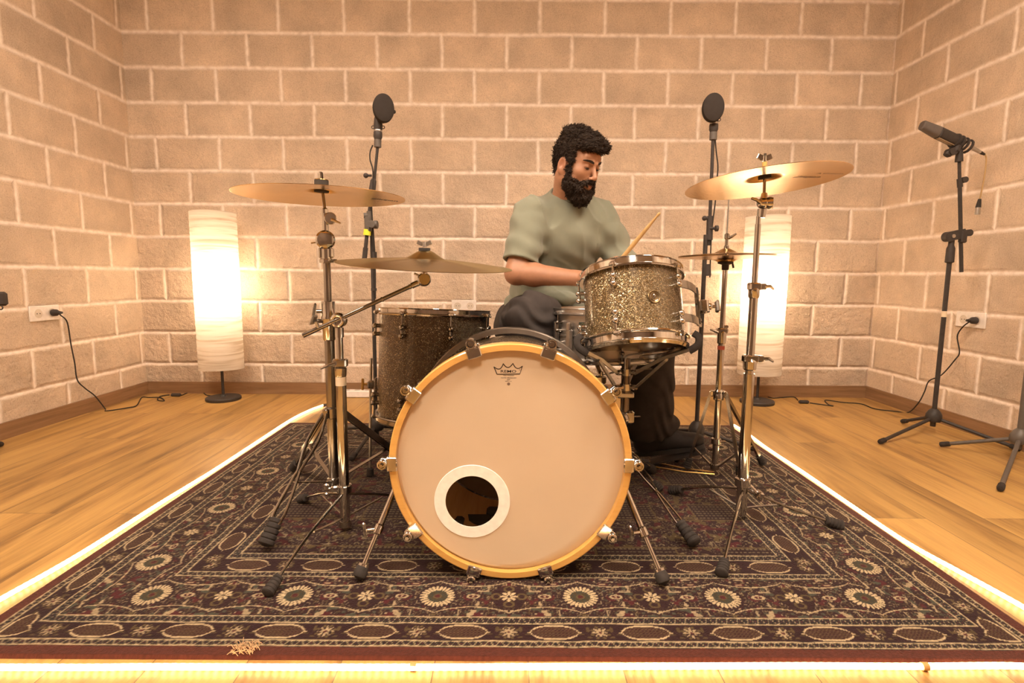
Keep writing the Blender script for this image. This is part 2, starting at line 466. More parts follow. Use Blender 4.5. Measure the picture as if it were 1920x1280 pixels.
    # rosettes and stars at their places round the border
    def rosette(cx, cy):
        R = .043
        b_ = (np.abs(X-cx) < R*1.3) & (np.abs(Y-cy) < R*1.3)
        x = X[b_]-cx; y = Y[b_]-cy; rr = np.hypot(x, y); th = np.arctan2(y, x); cc = col[b_]
        cc[rr < R*1.12] = DK
        k = np.abs(np.sin(th*12)); pet = (rr < R*(.80+.2*k)) & (rr > R*.56) & (k > .38)
        cc[pet] = CR*1.05
        cc[(rr < R*.56)] = GR*.75
        m_ = (rr < R*.5) & (vnoise2(x*260+99, y*260+99, 9) > .55); cc[m_] = GO*.6
        cc[(rr < R*.18)] = RED
        cc[(np.abs(rr-R*.2) < .0015)] = GO
        col[b_] = cc
    def star(cx, cy):
        R = .05
        b_ = (np.abs(X-cx) < R*1.2) & (np.abs(Y-cy) < R*1.2)
        x = X[b_]-cx; y = Y[b_]-cy; rr = np.hypot(x, y); th = np.arctan2(y, x); cc = col[b_]
        cc[rr < R*.9] = DK
        for k in range(4):
            a = k*PI/2+.0; px, py = x-math.cos(a)*R*.62, y-math.sin(a)*R*.62
            q = np.hypot(px, py); cc[np.abs(q-.011) < .0028] = GO
        p = (rr < .021*(.55+.45*np.abs(np.cos(4*th)))) & (np.abs(np.cos(4*th)) > .45) & (rr > .003); cc[p] = CR
        col[b_] = cc
    def bud(cx, cy, sx, sy):
        b_ = (np.abs(X-cx) < .03) & (np.abs(Y-cy) < .03)
        x = X[b_]-cx; y = Y[b_]-cy; cc = col[b_]
        q = np.sqrt((x/sx)**2+(y/sy)**2); cc[q < 1.25] = DK; cc[np.abs(q-.85) < .2] = CR*.8; cc[q < .55] = RED; cc[q < .2] = CR
        col[b_] = cc
    step = .3465
    for yy in (RY0+c0, RY1-c0):
        for k in range(6):
            rosette((k-2.5)*step, yy)
        for k in range(5):
            star((k-2)*step, yy)
        for k in range(11):
            bud((k-5)*step/2+step/4, yy, .016, .009)
    for xx in (-.9475-.012, .9475+.012):
        for k in range(4): rosette(xx, 1.385+.345*k)
        for k in range(3): star(xx, 1.385+.345*(k+.5))
        for k in range(6): bud(xx, 1.385+.345*(k*.5+.25), .009, .016)
    # field
    fd = s2 > .414
    put(fd, DK)
    u = np.abs(X); v = np.abs(Y-(RY0+RY1)/2)
    f = vnoise2(u*42+5, v*42+5, 31)+.5*vnoise2(u*90+5, v*90+5, 32)
    put((np.abs((f*3) % 1-.5) < .075) & fd, CR*.42, .75)
    f = vnoise2(u*60+15, v*60+15, 33); put((f > .74) & fd, GO*.9)
    f = vnoise2(u*55+25, v*55+25, 34); put((f > .74) & fd, RED)
    f = vnoise2(u*120+25, v*120+25, 35); put((f > .86) & fd, CR*.45)
    # inner panels of dotted rows
    ty = ((Y-RY0)/.30) % 1; tx = (np.abs(X)/.36+.5) % 1
    pan = fd & (ty > .12) & (ty < .52) & (tx > .18) & (tx < .82) & (v < .52)
    put(pan, DK*.9)
    dots = (np.abs(((X/.0125) % 1)-.5) < .32) & (np.abs(((Y/.017) % 1)-.5) < .22)
    put(pan & dots, CR*.32, .8)
    bord = fd & (v < .52) & (((np.abs(ty-.12) < .012) | (np.abs(ty-.52) < .012)) | (((np.abs(tx-.18) < .010) | (np.abs(tx-.82) < .010)) & (ty > .12) & (ty < .52)))
    put(bord & (((X+Y)/.012) % 1 < .75), GO*1.2)
    # wool: broken up knots
    kn = .72+.56*vnoise2(X*370, Y*370, 41)
    col *= kn[..., None]*.50
    Z = RZ+.0006*vnoise2(X*300, Y*300, 42)+.0010*vnoise2(X*3, Y*3, 43)
    Z[0, :] = Z[-1, :] = .0005; Z[:, 0] = Z[:, -1] = .0005
    verts = np.stack([X, Y, Z], -1).reshape(-1, 3).astype(np.float32)
    nv = nx+1
    i = np.arange(ny)[:, None]*nv+np.arange(nx)[None, :]
    faces = np.stack([i, i+1, i+nv+1, i+nv], -1).reshape(-1, 4).astype(np.int32)
    me = bpy.data.meshes.new('rug')
    me.vertices.add(len(verts)); me.vertices.foreach_set('co', verts.ravel())
    me.loops.add(faces.size); me.loops.foreach_set('vertex_index', faces.ravel())
    me.polygons.add(len(faces)); me.polygons.foreach_set('loop_start', np.arange(0, faces.size, 4, dtype=np.int32))
    me.update(calc_edges=True)
    me.shade_smooth()
    ca = me.color_attributes.new('weave', 'FLOAT_COLOR', 'POINT')
    rgba = np.ones((len(verts), 4), np.float32); rgba[:, :3] = np.clip(col, 0, 1).reshape(-1, 3)
    ca.data.foreach_set('color', rgba.ravel())
    m, nt, b = nmat('oriental_wool')
    at_ = N(nt, 'ShaderNodeAttribute', attribute_name='weave')
    L(nt, at_.outputs['Color'], b.inputs['Base Color'])
    b.inputs['Roughness'].default_value = .95; b.inputs['Specular IOR Level'].default_value = .1
    b.inputs['Sheen Weight'].default_value = .10
    tc = N(nt, 'ShaderNodeTexCoord'); nz = N(nt, 'ShaderNodeTexNoise', i_Scale=420., i_Detail=2.)
    L(nt, tc.outputs['Object'], nz.inputs['Vector'])
    bp = N(nt, 'ShaderNodeBump', i_Strength=.6, i_Distance=.002); L(nt, nz.outputs[0], bp.inputs['Height']); L(nt, bp.outputs[0], b.inputs['Normal'])
    o = link_mesh('rug', me, m)
    tag(o, 'dark red oriental rug with cream floral borders under the drum kit', 'rug')
    fr = MB(); rng = random.Random(5)
    for k in range(70):
        p = fl(462, 1227)+V(rng.uniform(-.028, .022), rng.uniform(-.012, .016), .010)
        q = p+V(rng.uniform(-.02, .02), rng.uniform(-.014, .014), rng.uniform(0, .010))
        fr.path([p, (p+q)/2+V(0, 0, .006), q], .0006, n=4)
    fr.build('frayed_tuft', simple('loose_wool', (.55, .36, .2), .9), o, label='loose pale fringe tuft at the front edge')
    return o
rug()

# ------------------------------------------------------------------ rope light round the rug
def rope():
    m, nt, b = nmat('warm_led_rope')
    tc = N(nt, 'ShaderNodeTexCoord')
    at_ = N(nt, 'ShaderNodeAttribute', attribute_name='bead')
    e = N(nt, 'ShaderNodeEmission'); e.inputs['Color'].default_value = (1, .63, .31, 1)
    ms = N(nt, 'ShaderNodeMath', operation='MULTIPLY_ADD'); L(nt, at_.outputs['Fac'], ms.inputs[0])
    ms.inputs[1].default_value = LED*1.6; ms.inputs[2].default_value = LED*.35
    L(nt, ms.outputs[0], e.inputs['Strength'])
    L(nt, e.outputs[0], nt.nodes['Material Output'].inputs[0])
    pts = [fl(606, 762), fl(598, 765), fl(580, 772), fl(545, 790), fl(480, 833), fl(400, 886), fl(300, 948), fl(150, 1044), fl(0, 1130), V(-1.222, 1.12, 0), V(-1.20, 1.02, 0),
           V(-1.15, .990, 0), V(-.9, .988, 0), fl(0, 1257)*V(.8, 1, 1), fl(300, 1257), fl(700, 1258), fl(960, 1257), fl(1200, 1256), fl(1500, 1255), fl(1700, 1256), fl(1900, 1255), V(1.12, .995, 0), V(1.19, 1.02, 0), V(1.225, 1.10, 0),
           fl(1920, 1145), fl(1800, 1078), fl(1700, 1022), fl(1600, 955), fl(1500, 885), fl(1440, 845), fl(1400, 815), fl(1376, 800)]
    pts = [np.array([p[0], p[1], .0085]) for p in pts]
    for p in pts[3:8]: p[0] = min(p[0], -1.172)
    for p in pts[24:]: p[0] = max(p[0], 1.173)
    P = catmull(pts, 6)
    # resample finely
    P = np.array(P); d = np.r_[0, np.cumsum(np.linalg.norm(np.diff(P, axis=0), axis=1))]
    n = int(d[-1]/.0042); tt = np.linspace(0, d[-1], n)
    Q = np.stack([np.interp(tt, d, P[:, k]) for k in range(3)], 1)
    mb = MB(); mb.path(list(Q), .0062, n=8)
    root = thing('rope_light', 'glowing warm white rope light laid around the edges of the rug', 'rope light', (0, .99, 0))
    o = mb.build('light_tube', m, root)
    a = o.data.attributes.new('bead', 'FLOAT', 'POINT')
    ph = np.repeat((.5+.5*np.cos(tt/.0168*2*PI))**1.5, 8).astype(np.float32)
    gap = np.repeat((np.abs(tt-np.interp(0, [0, 1], [0, 1])) < -1), 8)
    a.data.foreach_set('value', ph[:len(o.data.vertices)])
    for px in (775, 1733):
        j = fl(px, 1256); k = MB(); k.tube(V(j[0]-.006, j[1], .0085), V(j[0]+.006, j[1], .0085), .0078)
        k.build('joint_sleeve', simple('amber_sleeve', (.55, .3, .1), .4), root)
    k = MB(); k.tube(pts[0], pts[0]+V(.03, .01, .0), .008); k.build('end_cap', M_plast, root)
LED = 4.5
rope()
# ------------------------------------------------------------------ drum materials
def mat_sparkle(name, base, k=1.0):
    m, nt, b = nmat(name)
    tc = N(nt, 'ShaderNodeTexCoord')
    v1 = N(nt, 'ShaderNodeTexVoronoi', i_Scale=560.); L(nt, tc.outputs['Object'], v1.inputs['Vector'])
    sc = N(nt, 'ShaderNodeSeparateColor'); L(nt, v1.outputs['Color'], sc.inputs[0])
    r = ramp(nt, sc.outputs[0], [(0, tuple(c*.55 for c in base)), (.70, base), (.90, tuple(min(1, c*1.9) for c in base)), (.965, (.95, .82, .55))])
    L(nt, r.outputs[0], b.inputs['Base Color'])
    mr = ramp(nt, sc.outputs[0], [(.6, (.35,)*3), (.9, (.95,)*3)]); L(nt, mr.outputs[0], b.inputs['Metallic'])
    b.inputs['Roughness'].default_value = .38
    # each flake faces its own way
    geo = N(nt, 'ShaderNodeNewGeometry')
    su = N(nt, 'ShaderNodeVectorMath', operation='SUBTRACT'); L(nt, v1.outputs['Color'], su.inputs[0]); su.inputs[1].default_value = (.5, .5, .5)
    s2 = N(nt, 'ShaderNodeVectorMath', operation='SCALE'); L(nt, su.outputs[0], s2.inputs[0]); s2.inputs['Scale'].default_value = 1.1*k
    ad = N(nt, 'ShaderNodeVectorMath', operation='ADD'); L(nt, geo.outputs['Normal'], ad.inputs[0]); L(nt, s2.outputs[0], ad.inputs[1])
    nn = N(nt, 'ShaderNodeVectorMath', operation='NORMALIZE'); L(nt, ad.outputs[0], nn.inputs[0]); L(nt, nn.outputs[0], b.inputs['Normal'])
    b.inputs['Coat Weight'].default_value = .8; b.inputs['Coat Roughness'].default_value = .12
    return m
M_spark = mat_sparkle('champagne_sparkle', (.150, .102, .044))
M_spark2 = mat_sparkle('bronze_sparkle', (.105, .072, .040))
M_head = simple('coated_drumhead', (.82, .66, .48), .55, noise=.035, nscale=7, bump=.1, bscale=500)
def translucent(m, k):
    nt = m.node_tree; b = nt.nodes['Principled BSDF']; t = N(nt, 'ShaderNodeBsdfTranslucent'); mx = N(nt, 'ShaderNodeMixShader'); mx.inputs[0].default_value = k
    t.inputs[0].default_value = (.9, .75, .55, 1); L(nt, b.outputs[0], mx.inputs[1]); L(nt, t.outputs[0], mx.inputs[2]); L(nt, mx.outputs[0], nt.nodes['Material Output'].inputs[0])
translucent(M_head, .30)
M_headin = simple('clear_drumhead', (.14, .10, .07), .22, spec=.8)
M_port = simple('port_ring_plastic', (.90, .82, .78), .45)
M_hoopw = mat_wood('maple_hoop', (.52, .28, .070), (.64, .36, .10), (.71, .42, .12), 0, .6, .35, .5)
M_inner = mat_wood('maple_inside', (.36, .23, .10), (.52, .35, .17), (.60, .42, .22), 1, .5, .6)

def shell(mb, F, o, R, h0, h1, th=.006, n=72):
    mb.lathe([(R, h0), (R, h1), (R-th, h1), (R-th, h0)], o, F[:, 2], n, hint=None, closed=True)

# ------------------------------------------------------------------ bass drum
def bass_drum():
    YF_, c = 1.305, np.array([.0015, 1.305, .3155])
    R, Rs, D = .3035, .279, .40
    root = thing('bass_drum', 'bass drum with pale head, maple hoop and round port, centre of the rug', 'drum', (c[0], 1.5, RZ))
    ax = V(0, 1, 0); F = frame(ax)
    m = MB(); m.lathe([(Rs, .03), (Rs, D+.01), (Rs-.007, D+.01), (Rs-.007, .03)], c, ax, 96, closed=True)
    # outer wrap and inside ply are one shell with two materials
    sh = m.build('shell', mat_sparkle('dark_sparkle', (.10, .075, .045), .5), root)
    sh.data.materials.append(M_inner)
    for p in sh.data.polygons:
        cc = p.center+Vector(root.location)
        rr = math.hypot(cc[0]-c[0], cc[2]-c[2])
        if rr < Rs-.005: p.material_index = 1
    hoopprof = lambda y: [(R-.017, y), (R-.003, y), (R, y+.003), (R, y+.038), (R-.003, y+.041), (R-.017, y+.041)]
    for k, y in (('front', 0), ('back', D)):
        m = MB(); m.lathe(hoopprof(y), c, ax, 96, closed=True)
        o = m.build('hoop', M_hoopw if not y else simple('grey_gloss_hoop', (.26, .22, .19), .25, .5), root)
        if y: o['label'] = 'dark rear hoop'
    # front head with port hole
    pc = at(885, 941, 1.315); px_, pz_ = pc[0]-c[0], pc[2]-c[2]; pr = .0695; po = .0955
    m = MB(); n = 128; a = np.arange(n)*2*PI/n
    y0 = c[1]+.0145
    outer = np.stack([c[0]+np.cos(a)*(R-.0165), np.full(n, y0+.006), c[2]+np.sin(a)*(R-.0165)], 1)
    inner = np.stack([pc[0]+np.cos(a)*pr, np.full(n, y0), pc[2]+np.sin(a)*pr], 1)
    rings = [outer]
    for t in np.linspace(.08, 1, 14):
        q = outer*(1-t)+inner*t; q[:, 1] = y0; rings.append(q)
    m.loft(rings, False, False)
    hd = m.build('drumhead', M_head, root)
    m = MB(); m.lathe([(pr-.002, -.0012), (po, -.0012), (po+.001, 0), (po, .0008), (pr-.002, .0008)], V(pc[0], y0-.0006, pc[2]), ax, 96, closed=True)
    m.build('port_ring', M_port, root)
    m = MB(); m.lathe([(0, D+.02), (Rs-.008, D+.02), (Rs-.008, D+.022), (0, D+.022)], c, ax, 64)
    m.build('batter_head', M_headin, root)
    m = MB()  # muffling pillow and strips inside
    for k, (x, z, l, r_) in enumerate([(-.17, .065, .08, .4), (-.10, .045, .09, -.3), (-.04, .05, .06, .3)]):
        m.box(V(x, 1.48+.05*k, z+.02), (l, .05, .016), frame(V(0, r_*.3, 1)), .006)
    m.build('muffling_felt', M_felt, root)
    # claws, tension rods, lugs
    for k in range(10):
        an = math.radians(18+36*k); d = V(math.sin(an), 0, math.cos(an)); tn = V(math.cos(an), 0, -math.sin(an))
        Fk = np.stack([tn, ax, d], 1)
        m = MB()
        m.box(c+d*(R+.001)+ax*.018, (.036, .052, .009), Fk, .003)
        m.box(c+d*(R-.010)-ax*.005, (.036, .007, .024), Fk, .002)
        m.box(c+d*(R+.012)+ax*.004, (.026, .016, .020), Fk, .004)
        m.tube(c+d*(R+.015)-ax*.010, c+d*(R+.015)+ax*.014, .0125, n=20)
        m.torus(c+d*(R+.015)-ax*.011, ax, .0092, .0025, 20, 6)
        cl = m.build('claw', M_chrome, root)
        m = MB(); m.tube(c+d*(R+.015)-ax*.019, c+d*(R+.015)-ax*.010, .0048, n=8)
        m.build('key_screw', M_chromed, cl)
        m = MB(); m.tube(c+d*(R+.013)+ax*.012, c+d*(Rs+.018)+ax*.085, .0032, n=8)
        m.build('tension_rod', M_chrome, root)
        m = MB()
        m.tube(c+d*(Rs-.001)+ax*.09, c+d*(Rs+.014)+ax*.09, .009, .007); m.ball(c+d*(Rs+.018)+ax*.09, .0105)
        m.tube(c+d*(Rs-.001)+ax*.125, c+d*(Rs+.014)+ax*.125, .009, .007); m.ball(c+d*(Rs+.018)+ax*.125, .0105)
        m.tube(c+d*(Rs+.018)+ax*.09, c+d*(Rs+.018)+ax*.125, .0045)
        m.build('lug', M_chrome, root)
    # spurs
    for sg, f in ((-1, fl(672, 1092, RZ)), (1, fl(1246, 1102, RZ))):
        top = V(c[0]+sg*(Rs+.012), 1.45, .262); f = f+V(0, 0, .012)
        dr = norm(f-top); mid = top+(f-top)*.52
        m = MB(); m.tube(top, mid+dr*.03, .0085); m.tube(mid, f, .0058)
        m.lathe([(.0085, -.012), (.012, -.008), (.012, .012), (.009, .016)], mid+dr*.02, dr)
        m.tube(f-dr*.035, f-dr*.028, .014)
        sp = m.build('spur', M_chrome, root)
        m = MB(); m.lathe([(.009, -.03), (.015, -.024), (.018, -.008), (.016, .0), (.006, .006)], f-dr*.004, dr)
        m.build('rubber_tip', M_rubber, sp)
        m = MB(); wc = mid+dr*.02
        m.tube(wc, wc+V(-.028, -.008, 0), .005)
        m.box(wc+V(-.034, -.010, 0), (.010, .006, .042), frame(norm(V(-.15, 0, 1))), .003)
        m.build('wing_screw', M_chrome, sp)
        m = MB(); m.ball(top, .022, (.7, 1.1, 1.0)); m.box(top-V(sg*.008, 0, 0), (.014, .07, .05), None, .005)
        m.build('spur_bracket', M_chrome, root)
    # writing on the head
    logo(root, c, y0-.0004)
    return root

def text_verts(body, size, sx=1.0, shear=0., bold=0., ext=0.):
    cu = bpy.data.curves.new('t', 'FONT'); cu.body = body; cu.size = size; cu.align_x = 'CENTER'; cu.align_y = 'CENTER'
    cu.offset = bold; cu.shear = shear; cu.resolution_u = 3
    o = bpy.data.objects.new('t', cu); C.objects.link(o)
    dg = bpy.context.evaluated_depsgraph_get(); me = bpy.data.meshes.new_from_object(o.evaluated_get(dg))
    v = np.array([list(q.co) for q in me.vertices]); f = [list(p.vertices) for p in me.polygons]
    bpy.data.objects.remove(o); bpy.data.curves.remove(cu); bpy.data.meshes.remove(me)
    v[:, 0] *= sx
    return v, f
def strip2d(pts, w):
    pts = np.asarray(pts, float); n = len(pts); out = []
    for i in range(n):
        t = norm(np.append(pts[min(i+1, n-1)]-pts[max(i-1, 0)], 0))[:2]; nn = np.array([-t[1], t[0]])
        out.append(pts[i]+nn*w/2); out.append(pts[i]-nn*w/2)
    v = np.array([[p[0], p[1], 0] for p in out]); f = [[2*i, 2*i+1, 2*i+3, 2*i+2] for i in range(n-1)]
    return v, f
def logo(root, c, y):
    # px of the photograph -> metres on the head
    cen = at(953.5, 702, y); s = 1/ (FPX/(y*.993+(CAMH-cen[2])*.1187))
    def P(zx, zy):  # from the 16x zoom (origin 900,660)
        return np.array([(zx/16+900-953.5)*s, -(zy/16+660-702)*s])
    m = MB()
    def put(v, f, dy=0.):
        q = np.stack([cen[0]+v[:, 0], np.full(len(v), y-.0002), cen[2]+v[:, 1]], 1)
        fl_ = [g for g in f]; m.add(q, fl_)
    def arc(a, b, mid, n=14):
        a, b, mid = map(np.array, (a, b, mid)); c2 = 2*mid-(a+b)/2
        return [a*(1-t)**2+2*c2*t*(1-t)+b*t*t for t in np.linspace(0, 1, n)]
    cr = [P(510, 665), P(415, 435)]
    cr += arc(P(415, 435), P(695, 340), P(590, 495)+np.array([-.0003, -.0006]))[1:]
    cr += arc(P(695, 340), P(985, 330), P(840, 455))[1:]
    cr += arc(P(985, 330), P(1270, 405), P(1110, 478)+np.array([.0003, -.0004]))[1:]
    cr += [P(1195, 650), P(510, 665)]
    put(*strip2d(cr, .0022))
    v, f = text_verts('REMO', .0098, 1.50, 0, .00007); q = P(850, 578); v = v+np.array([q[0], q[1], 0]); put(v, f)
    for t, zx, zy, sz, sx in (('WEATHERKING\u00ae', 860, 700, .0028, 1.25), ('COATED AMBASSADOR\u00ae', 860, 772, .0030, 1.12), ('BASS', 855, 826, .0030, 1.15), ('MADE IN U.S.A.', 858, 876, .0024, 1.0)):
        v, f = text_verts(t, sz, sx, 0, .00006); q = P(zx, zy); put(v+np.array([q[0], q[1], 0]), f)
    q = P(1185, 528); a = np.linspace(0, 2*PI, 13)[:-1]
    put(np.stack([q[0]+np.cos(a)*.0011, q[1]+np.sin(a)*.0011, a*0], 1), [list(range(12))])
    o = m.build('printed_logo', M_ink, root, smooth=False)
    m = MB(); q = P(860, 958); a = np.linspace(0, 2*PI, 25)[:-1]
    put(np.stack([q[0]+np.cos(a)*.0037, q[1]+np.sin(a)*.0037, a*0], 1), [list(range(24))])
    m.build('printed_dot', M_ink2, root, smooth=False)
bass_drum()

# ------------------------------------------------------------------ generic tom
def lug_pair(o, F, R, ang, z0, z1, zr, mat, root, rr=.0100, hoopR=None):
    """two turrets joined by a bar, at height z0..z1 along F z; tension rod to the hoop ear at zr"""
    d = F[:, 0]*math.cos(ang)+F[:, 1]*math.sin(ang); A = F[:, 2]; hoopR = hoopR or R+.012
    m = MB()
    for z in (z0, z1):
        m.tube(o+d*(R-.001)+A*z, o+d*(R+.014)+A*z, rr*.75); m.ball(o+d*(R+.018)+A*z, rr)
    m.tube(o+d*(R+.016)+A*z0, o+d*(R+.016)+A*z1, rr*.5)
    lg = m.build('lug', mat, root)
    m = MB(); z = z1 if abs(z1-zr) < abs(z0-zr) else z0
    m.tube(o+d*(R+.016)+A*z, o+d*(R+.016)+A*zr, .0028, n=8)
    sg = 1 if zr > z else -1
    m.tube(o+d*(R+.016)+A*zr, o+d*(R+.016)+A*(zr+sg*.008), .0052, n=8)
    m.build('tension_rod', mat, lg)

def hoop(o, F, R, z, sg, mat, root, ears, w=.024):
    """cast hoop; sg=+1 top, -1 bottom"""
    m = MB(); A = F[:, 2]
    pr = [(R+.002, 0), (R+.013, 0), (R+.0145, .004), (R+.012, .007), (R+.0075, .009), (R+.0075, w-.004), (R+.011, w-.002), (R+.010, w), (R+.002, w), (R+.001, w-.003)]
    m.lathe([(r, z+sg*q) for r, q in pr], o, A, 72, closed=True)
    for a in ears:
        d = F[:, 0]*math.cos(a)+F[:, 1]*math.sin(a); t = np.cross(A, d)
        m.box(o+d*(R+.014)+A*(z+sg*.008), (.020, .020, .014), np.stack([t, d, A], 1), .004)
    return m.build('hoop', mat, root)

def rack_tom():
    o = np.array([.3875, 1.72, .676])
    A = norm(V(-.022, .342, 1))
    x = norm(V(1, 0, 0)-A*A[0]); F = np.stack([x, np.cross(A, x), A], 1)  # F y points away from the camera
    R, h = .1515, .102
    root = thing('rack_tom', 'glittery champagne tom held in a tripod basket to the right of the bass drum', 'drum', o)
    m = MB(); m.lathe([(R, -h), (R, h), (R-.006, h), (R-.006, -h)], o, A, 96, hint=F[:, 1], closed=True)
    m.build('shell', M_spark, root)
    ears = [math.radians(-90-31+72*k) for k in range(-1, 4)]
    hoop(o, F, R, h-.006, 1, M_chrome, root, ears, .030); hoop(o, F, R, -h+.006, -1, M_chrome, root, ears, .030)
    for z, nm, mt in ((h+.006, 'batter_head', M_head), (-h-.006, 'bottom_head', M_headin)):
        m = MB(); m.lathe([(0, z), (R+.002, z), (R+.004, z-.002 if z > 0 else z+.002)], o, A, 64); m.build(nm, mt, root)
    m = MB(); m.lathe([(R+.0085, -h-.020), (R+.0095, -h-.026), (R+.004, -h-.034), (R+.001, -h-.034), (R+.001, -h-.02)], o, A, 72, closed=True)
    m.lathe([(R-.010, -h-.0075), (R-.006, -h-.010), (R-.003, -h-.0075)], o, A, 72, closed=True)
    m.build('lower_flange', M_chrome, root)
    for a in ears:
        lug_pair(o, F, R, a, .044, .068, h-.004, M_chrome, root)
        lug_pair(o, F, R, a, -.068, -.044, -h+.004, M_chrome, root)
    # badge
    a = math.radians(-90+11); d = F[:, 0]*math.cos(a)+F[:, 1]*math.sin(a); bc = o+d*(R+.0005)+A*.0
    m = MB(); m.lathe([(0, 0), (.0200, 0), (.0200, .0012), (.0180, .0022), (.0160, .0012), (0, .0012)], bc, d, 40)
    bd = m.build('round_badge', simple('badge_bronze', (.16, .11, .055), .35, .9), root)
    m = MB(); Fb = frame(d)
    m.torus(bc+d*.0016, d, .0125, .0006, 32, 5); m.lathe([(.0025, 0), (.0040, .001), (.0025, .0016)], bc+d*.001+Fb[:, 1]*.004, d, 16)
    m.box(bc+d*.0018-Fb[:, 1]*.003, (.009, .003, .001), Fb); m.box(bc+d*.0018, (.003, .010, .001), Fb)
    m.build('emblem', M_chromed, bd)
    # suspension mount on the right side
    a = ears[2]; d2 = F[:, 0]*math.cos(a)+F[:, 1]*math.sin(a)
    plate = o+F[:, 0]*(R+.042)-F[:, 1]*.035
    mt = None
    m = MB()
    m.box(plate, (.004, .030, .118), F, .0015)
    mt = m.build('suspension_mount', M_chromed, root)
    for z in (.048, -.056):
        m = MB(); e = o+d2*(R+.020)+A*z
        q = plate+A*(z*.95)
        m.strap([e-d2*.002, e+(q-e)*.45+d2*.012, q+F[:, 0]*.004, q+F[:, 0]*.004+A*(-.012 if z > 0 else .012)], .024, .004, A, smooth=6)
        m.build('mount_arm', M_chromed, mt)
    m = MB(); b0 = plate+F[:, 0]*.004
    m.box(b0+F[:, 0]*.014, (.026, .026, .042), F, .006); m.tube(b0+F[:, 0]*.02-A*.018, b0+F[:, 0]*.02+A*.018, .013)
    m.tube(b0+F[:, 0]*.025, b0+F[:, 0]*.052, .0055)
    m.ball(b0+F[:, 0]*.034, .011); m.build('clamp', M_chrome, mt)
    m = MB(); m.box(b0+F[:, 0]*.058, (.010, .024, .038), F, .004); m.build('wing_bolt', M_steel, mt)
    return o, F, A, R, h
TO, TF, TA, TR, TH = rack_tom()

def floor_tom():
    ax = norm(V(.028, .062, 1)); o = V(-.296, 2.05, .447)
    x = norm(V(1, 0, 0)-ax*ax[0]); F = np.stack([x, np.cross(ax, x), ax], 1)
    R, h = .2035, .19
    root = thing('floor_tom', 'large dark bronze sparkle floor tom behind the left side of the bass drum', 'drum', (o[0], o[1], RZ))
    m = MB(); m.lathe([(R, -h), (R, h), (R-.006, h), (R-.006, -h)], o, ax, 96, closed=True); m.build('shell', M_spark2, root)
    ears = [math.radians(-90-67+45*k) for k in range(8)]
    hoop(o, F, R, h-.006, 1, M_chrome, root, ears, .026); hoop(o, F, R, -h+.006, -1, M_chromed, root, ears, .026)
    for z, nm, mt in ((h+.008, 'batter_head', M_head), (-h-.006, 'bottom_head', M_headin)):
        m = MB(); m.lathe([(0, z), (R+.003, z), (R+.004, z-.002 if z > 0 else z+.002)], o, ax, 64); m.build(nm, mt, root)
    for a in ears:
        lug_pair(o, F, R, a, .112, .142, h-.004, M_chromed, root)
        lug_pair(o, F, R, a, -.142, -.112, -h+.004, M_chromed, root)
    for k, a in enumerate((math.radians(180+4), math.radians(60), math.radians(-50))):
        d = F[:, 0]*math.cos(a)+F[:, 1]*math.sin(a); t = np.cross(ax, d)
        b = o+d*(R+.004)-ax*.085
        m = MB(); Fd = np.stack([t, d, ax], 1)
        m.box(b+d*.006, (.034, .012, .055), Fd, .004); m.box(b+d*.024, (.026, .028, .030), Fd, .006)
        br = m.build('leg_bracket', M_chromed, root)
        m = MB(); m.tube(b+d*.03, b+d*.052, .0045); m.box(b+d*.056, (.006, .010, .044), Fd, .002); m.build('wing_bolt', M_bronzenut if k == 0 else M_chromed, br)
        m = MB(); p = b+d*.026
        top = p+ax*.10; bot = V(p[0]+d[0]*.01, p[1]+d[1]*.01, RZ+.03)
        m.path([top, p-ax*.05, bot], .0052, n=12); lg = m.build('leg', M_steel, root)
        m = MB(); m.lathe([(.008, .0), (.014, .004), (.013, .03), (.008, .034)], V(bot[0], bot[1], RZ+.0005), (0, 0, 1)); m.build('rubber_foot', M_rubber, lg)
    return root
floor_tom()

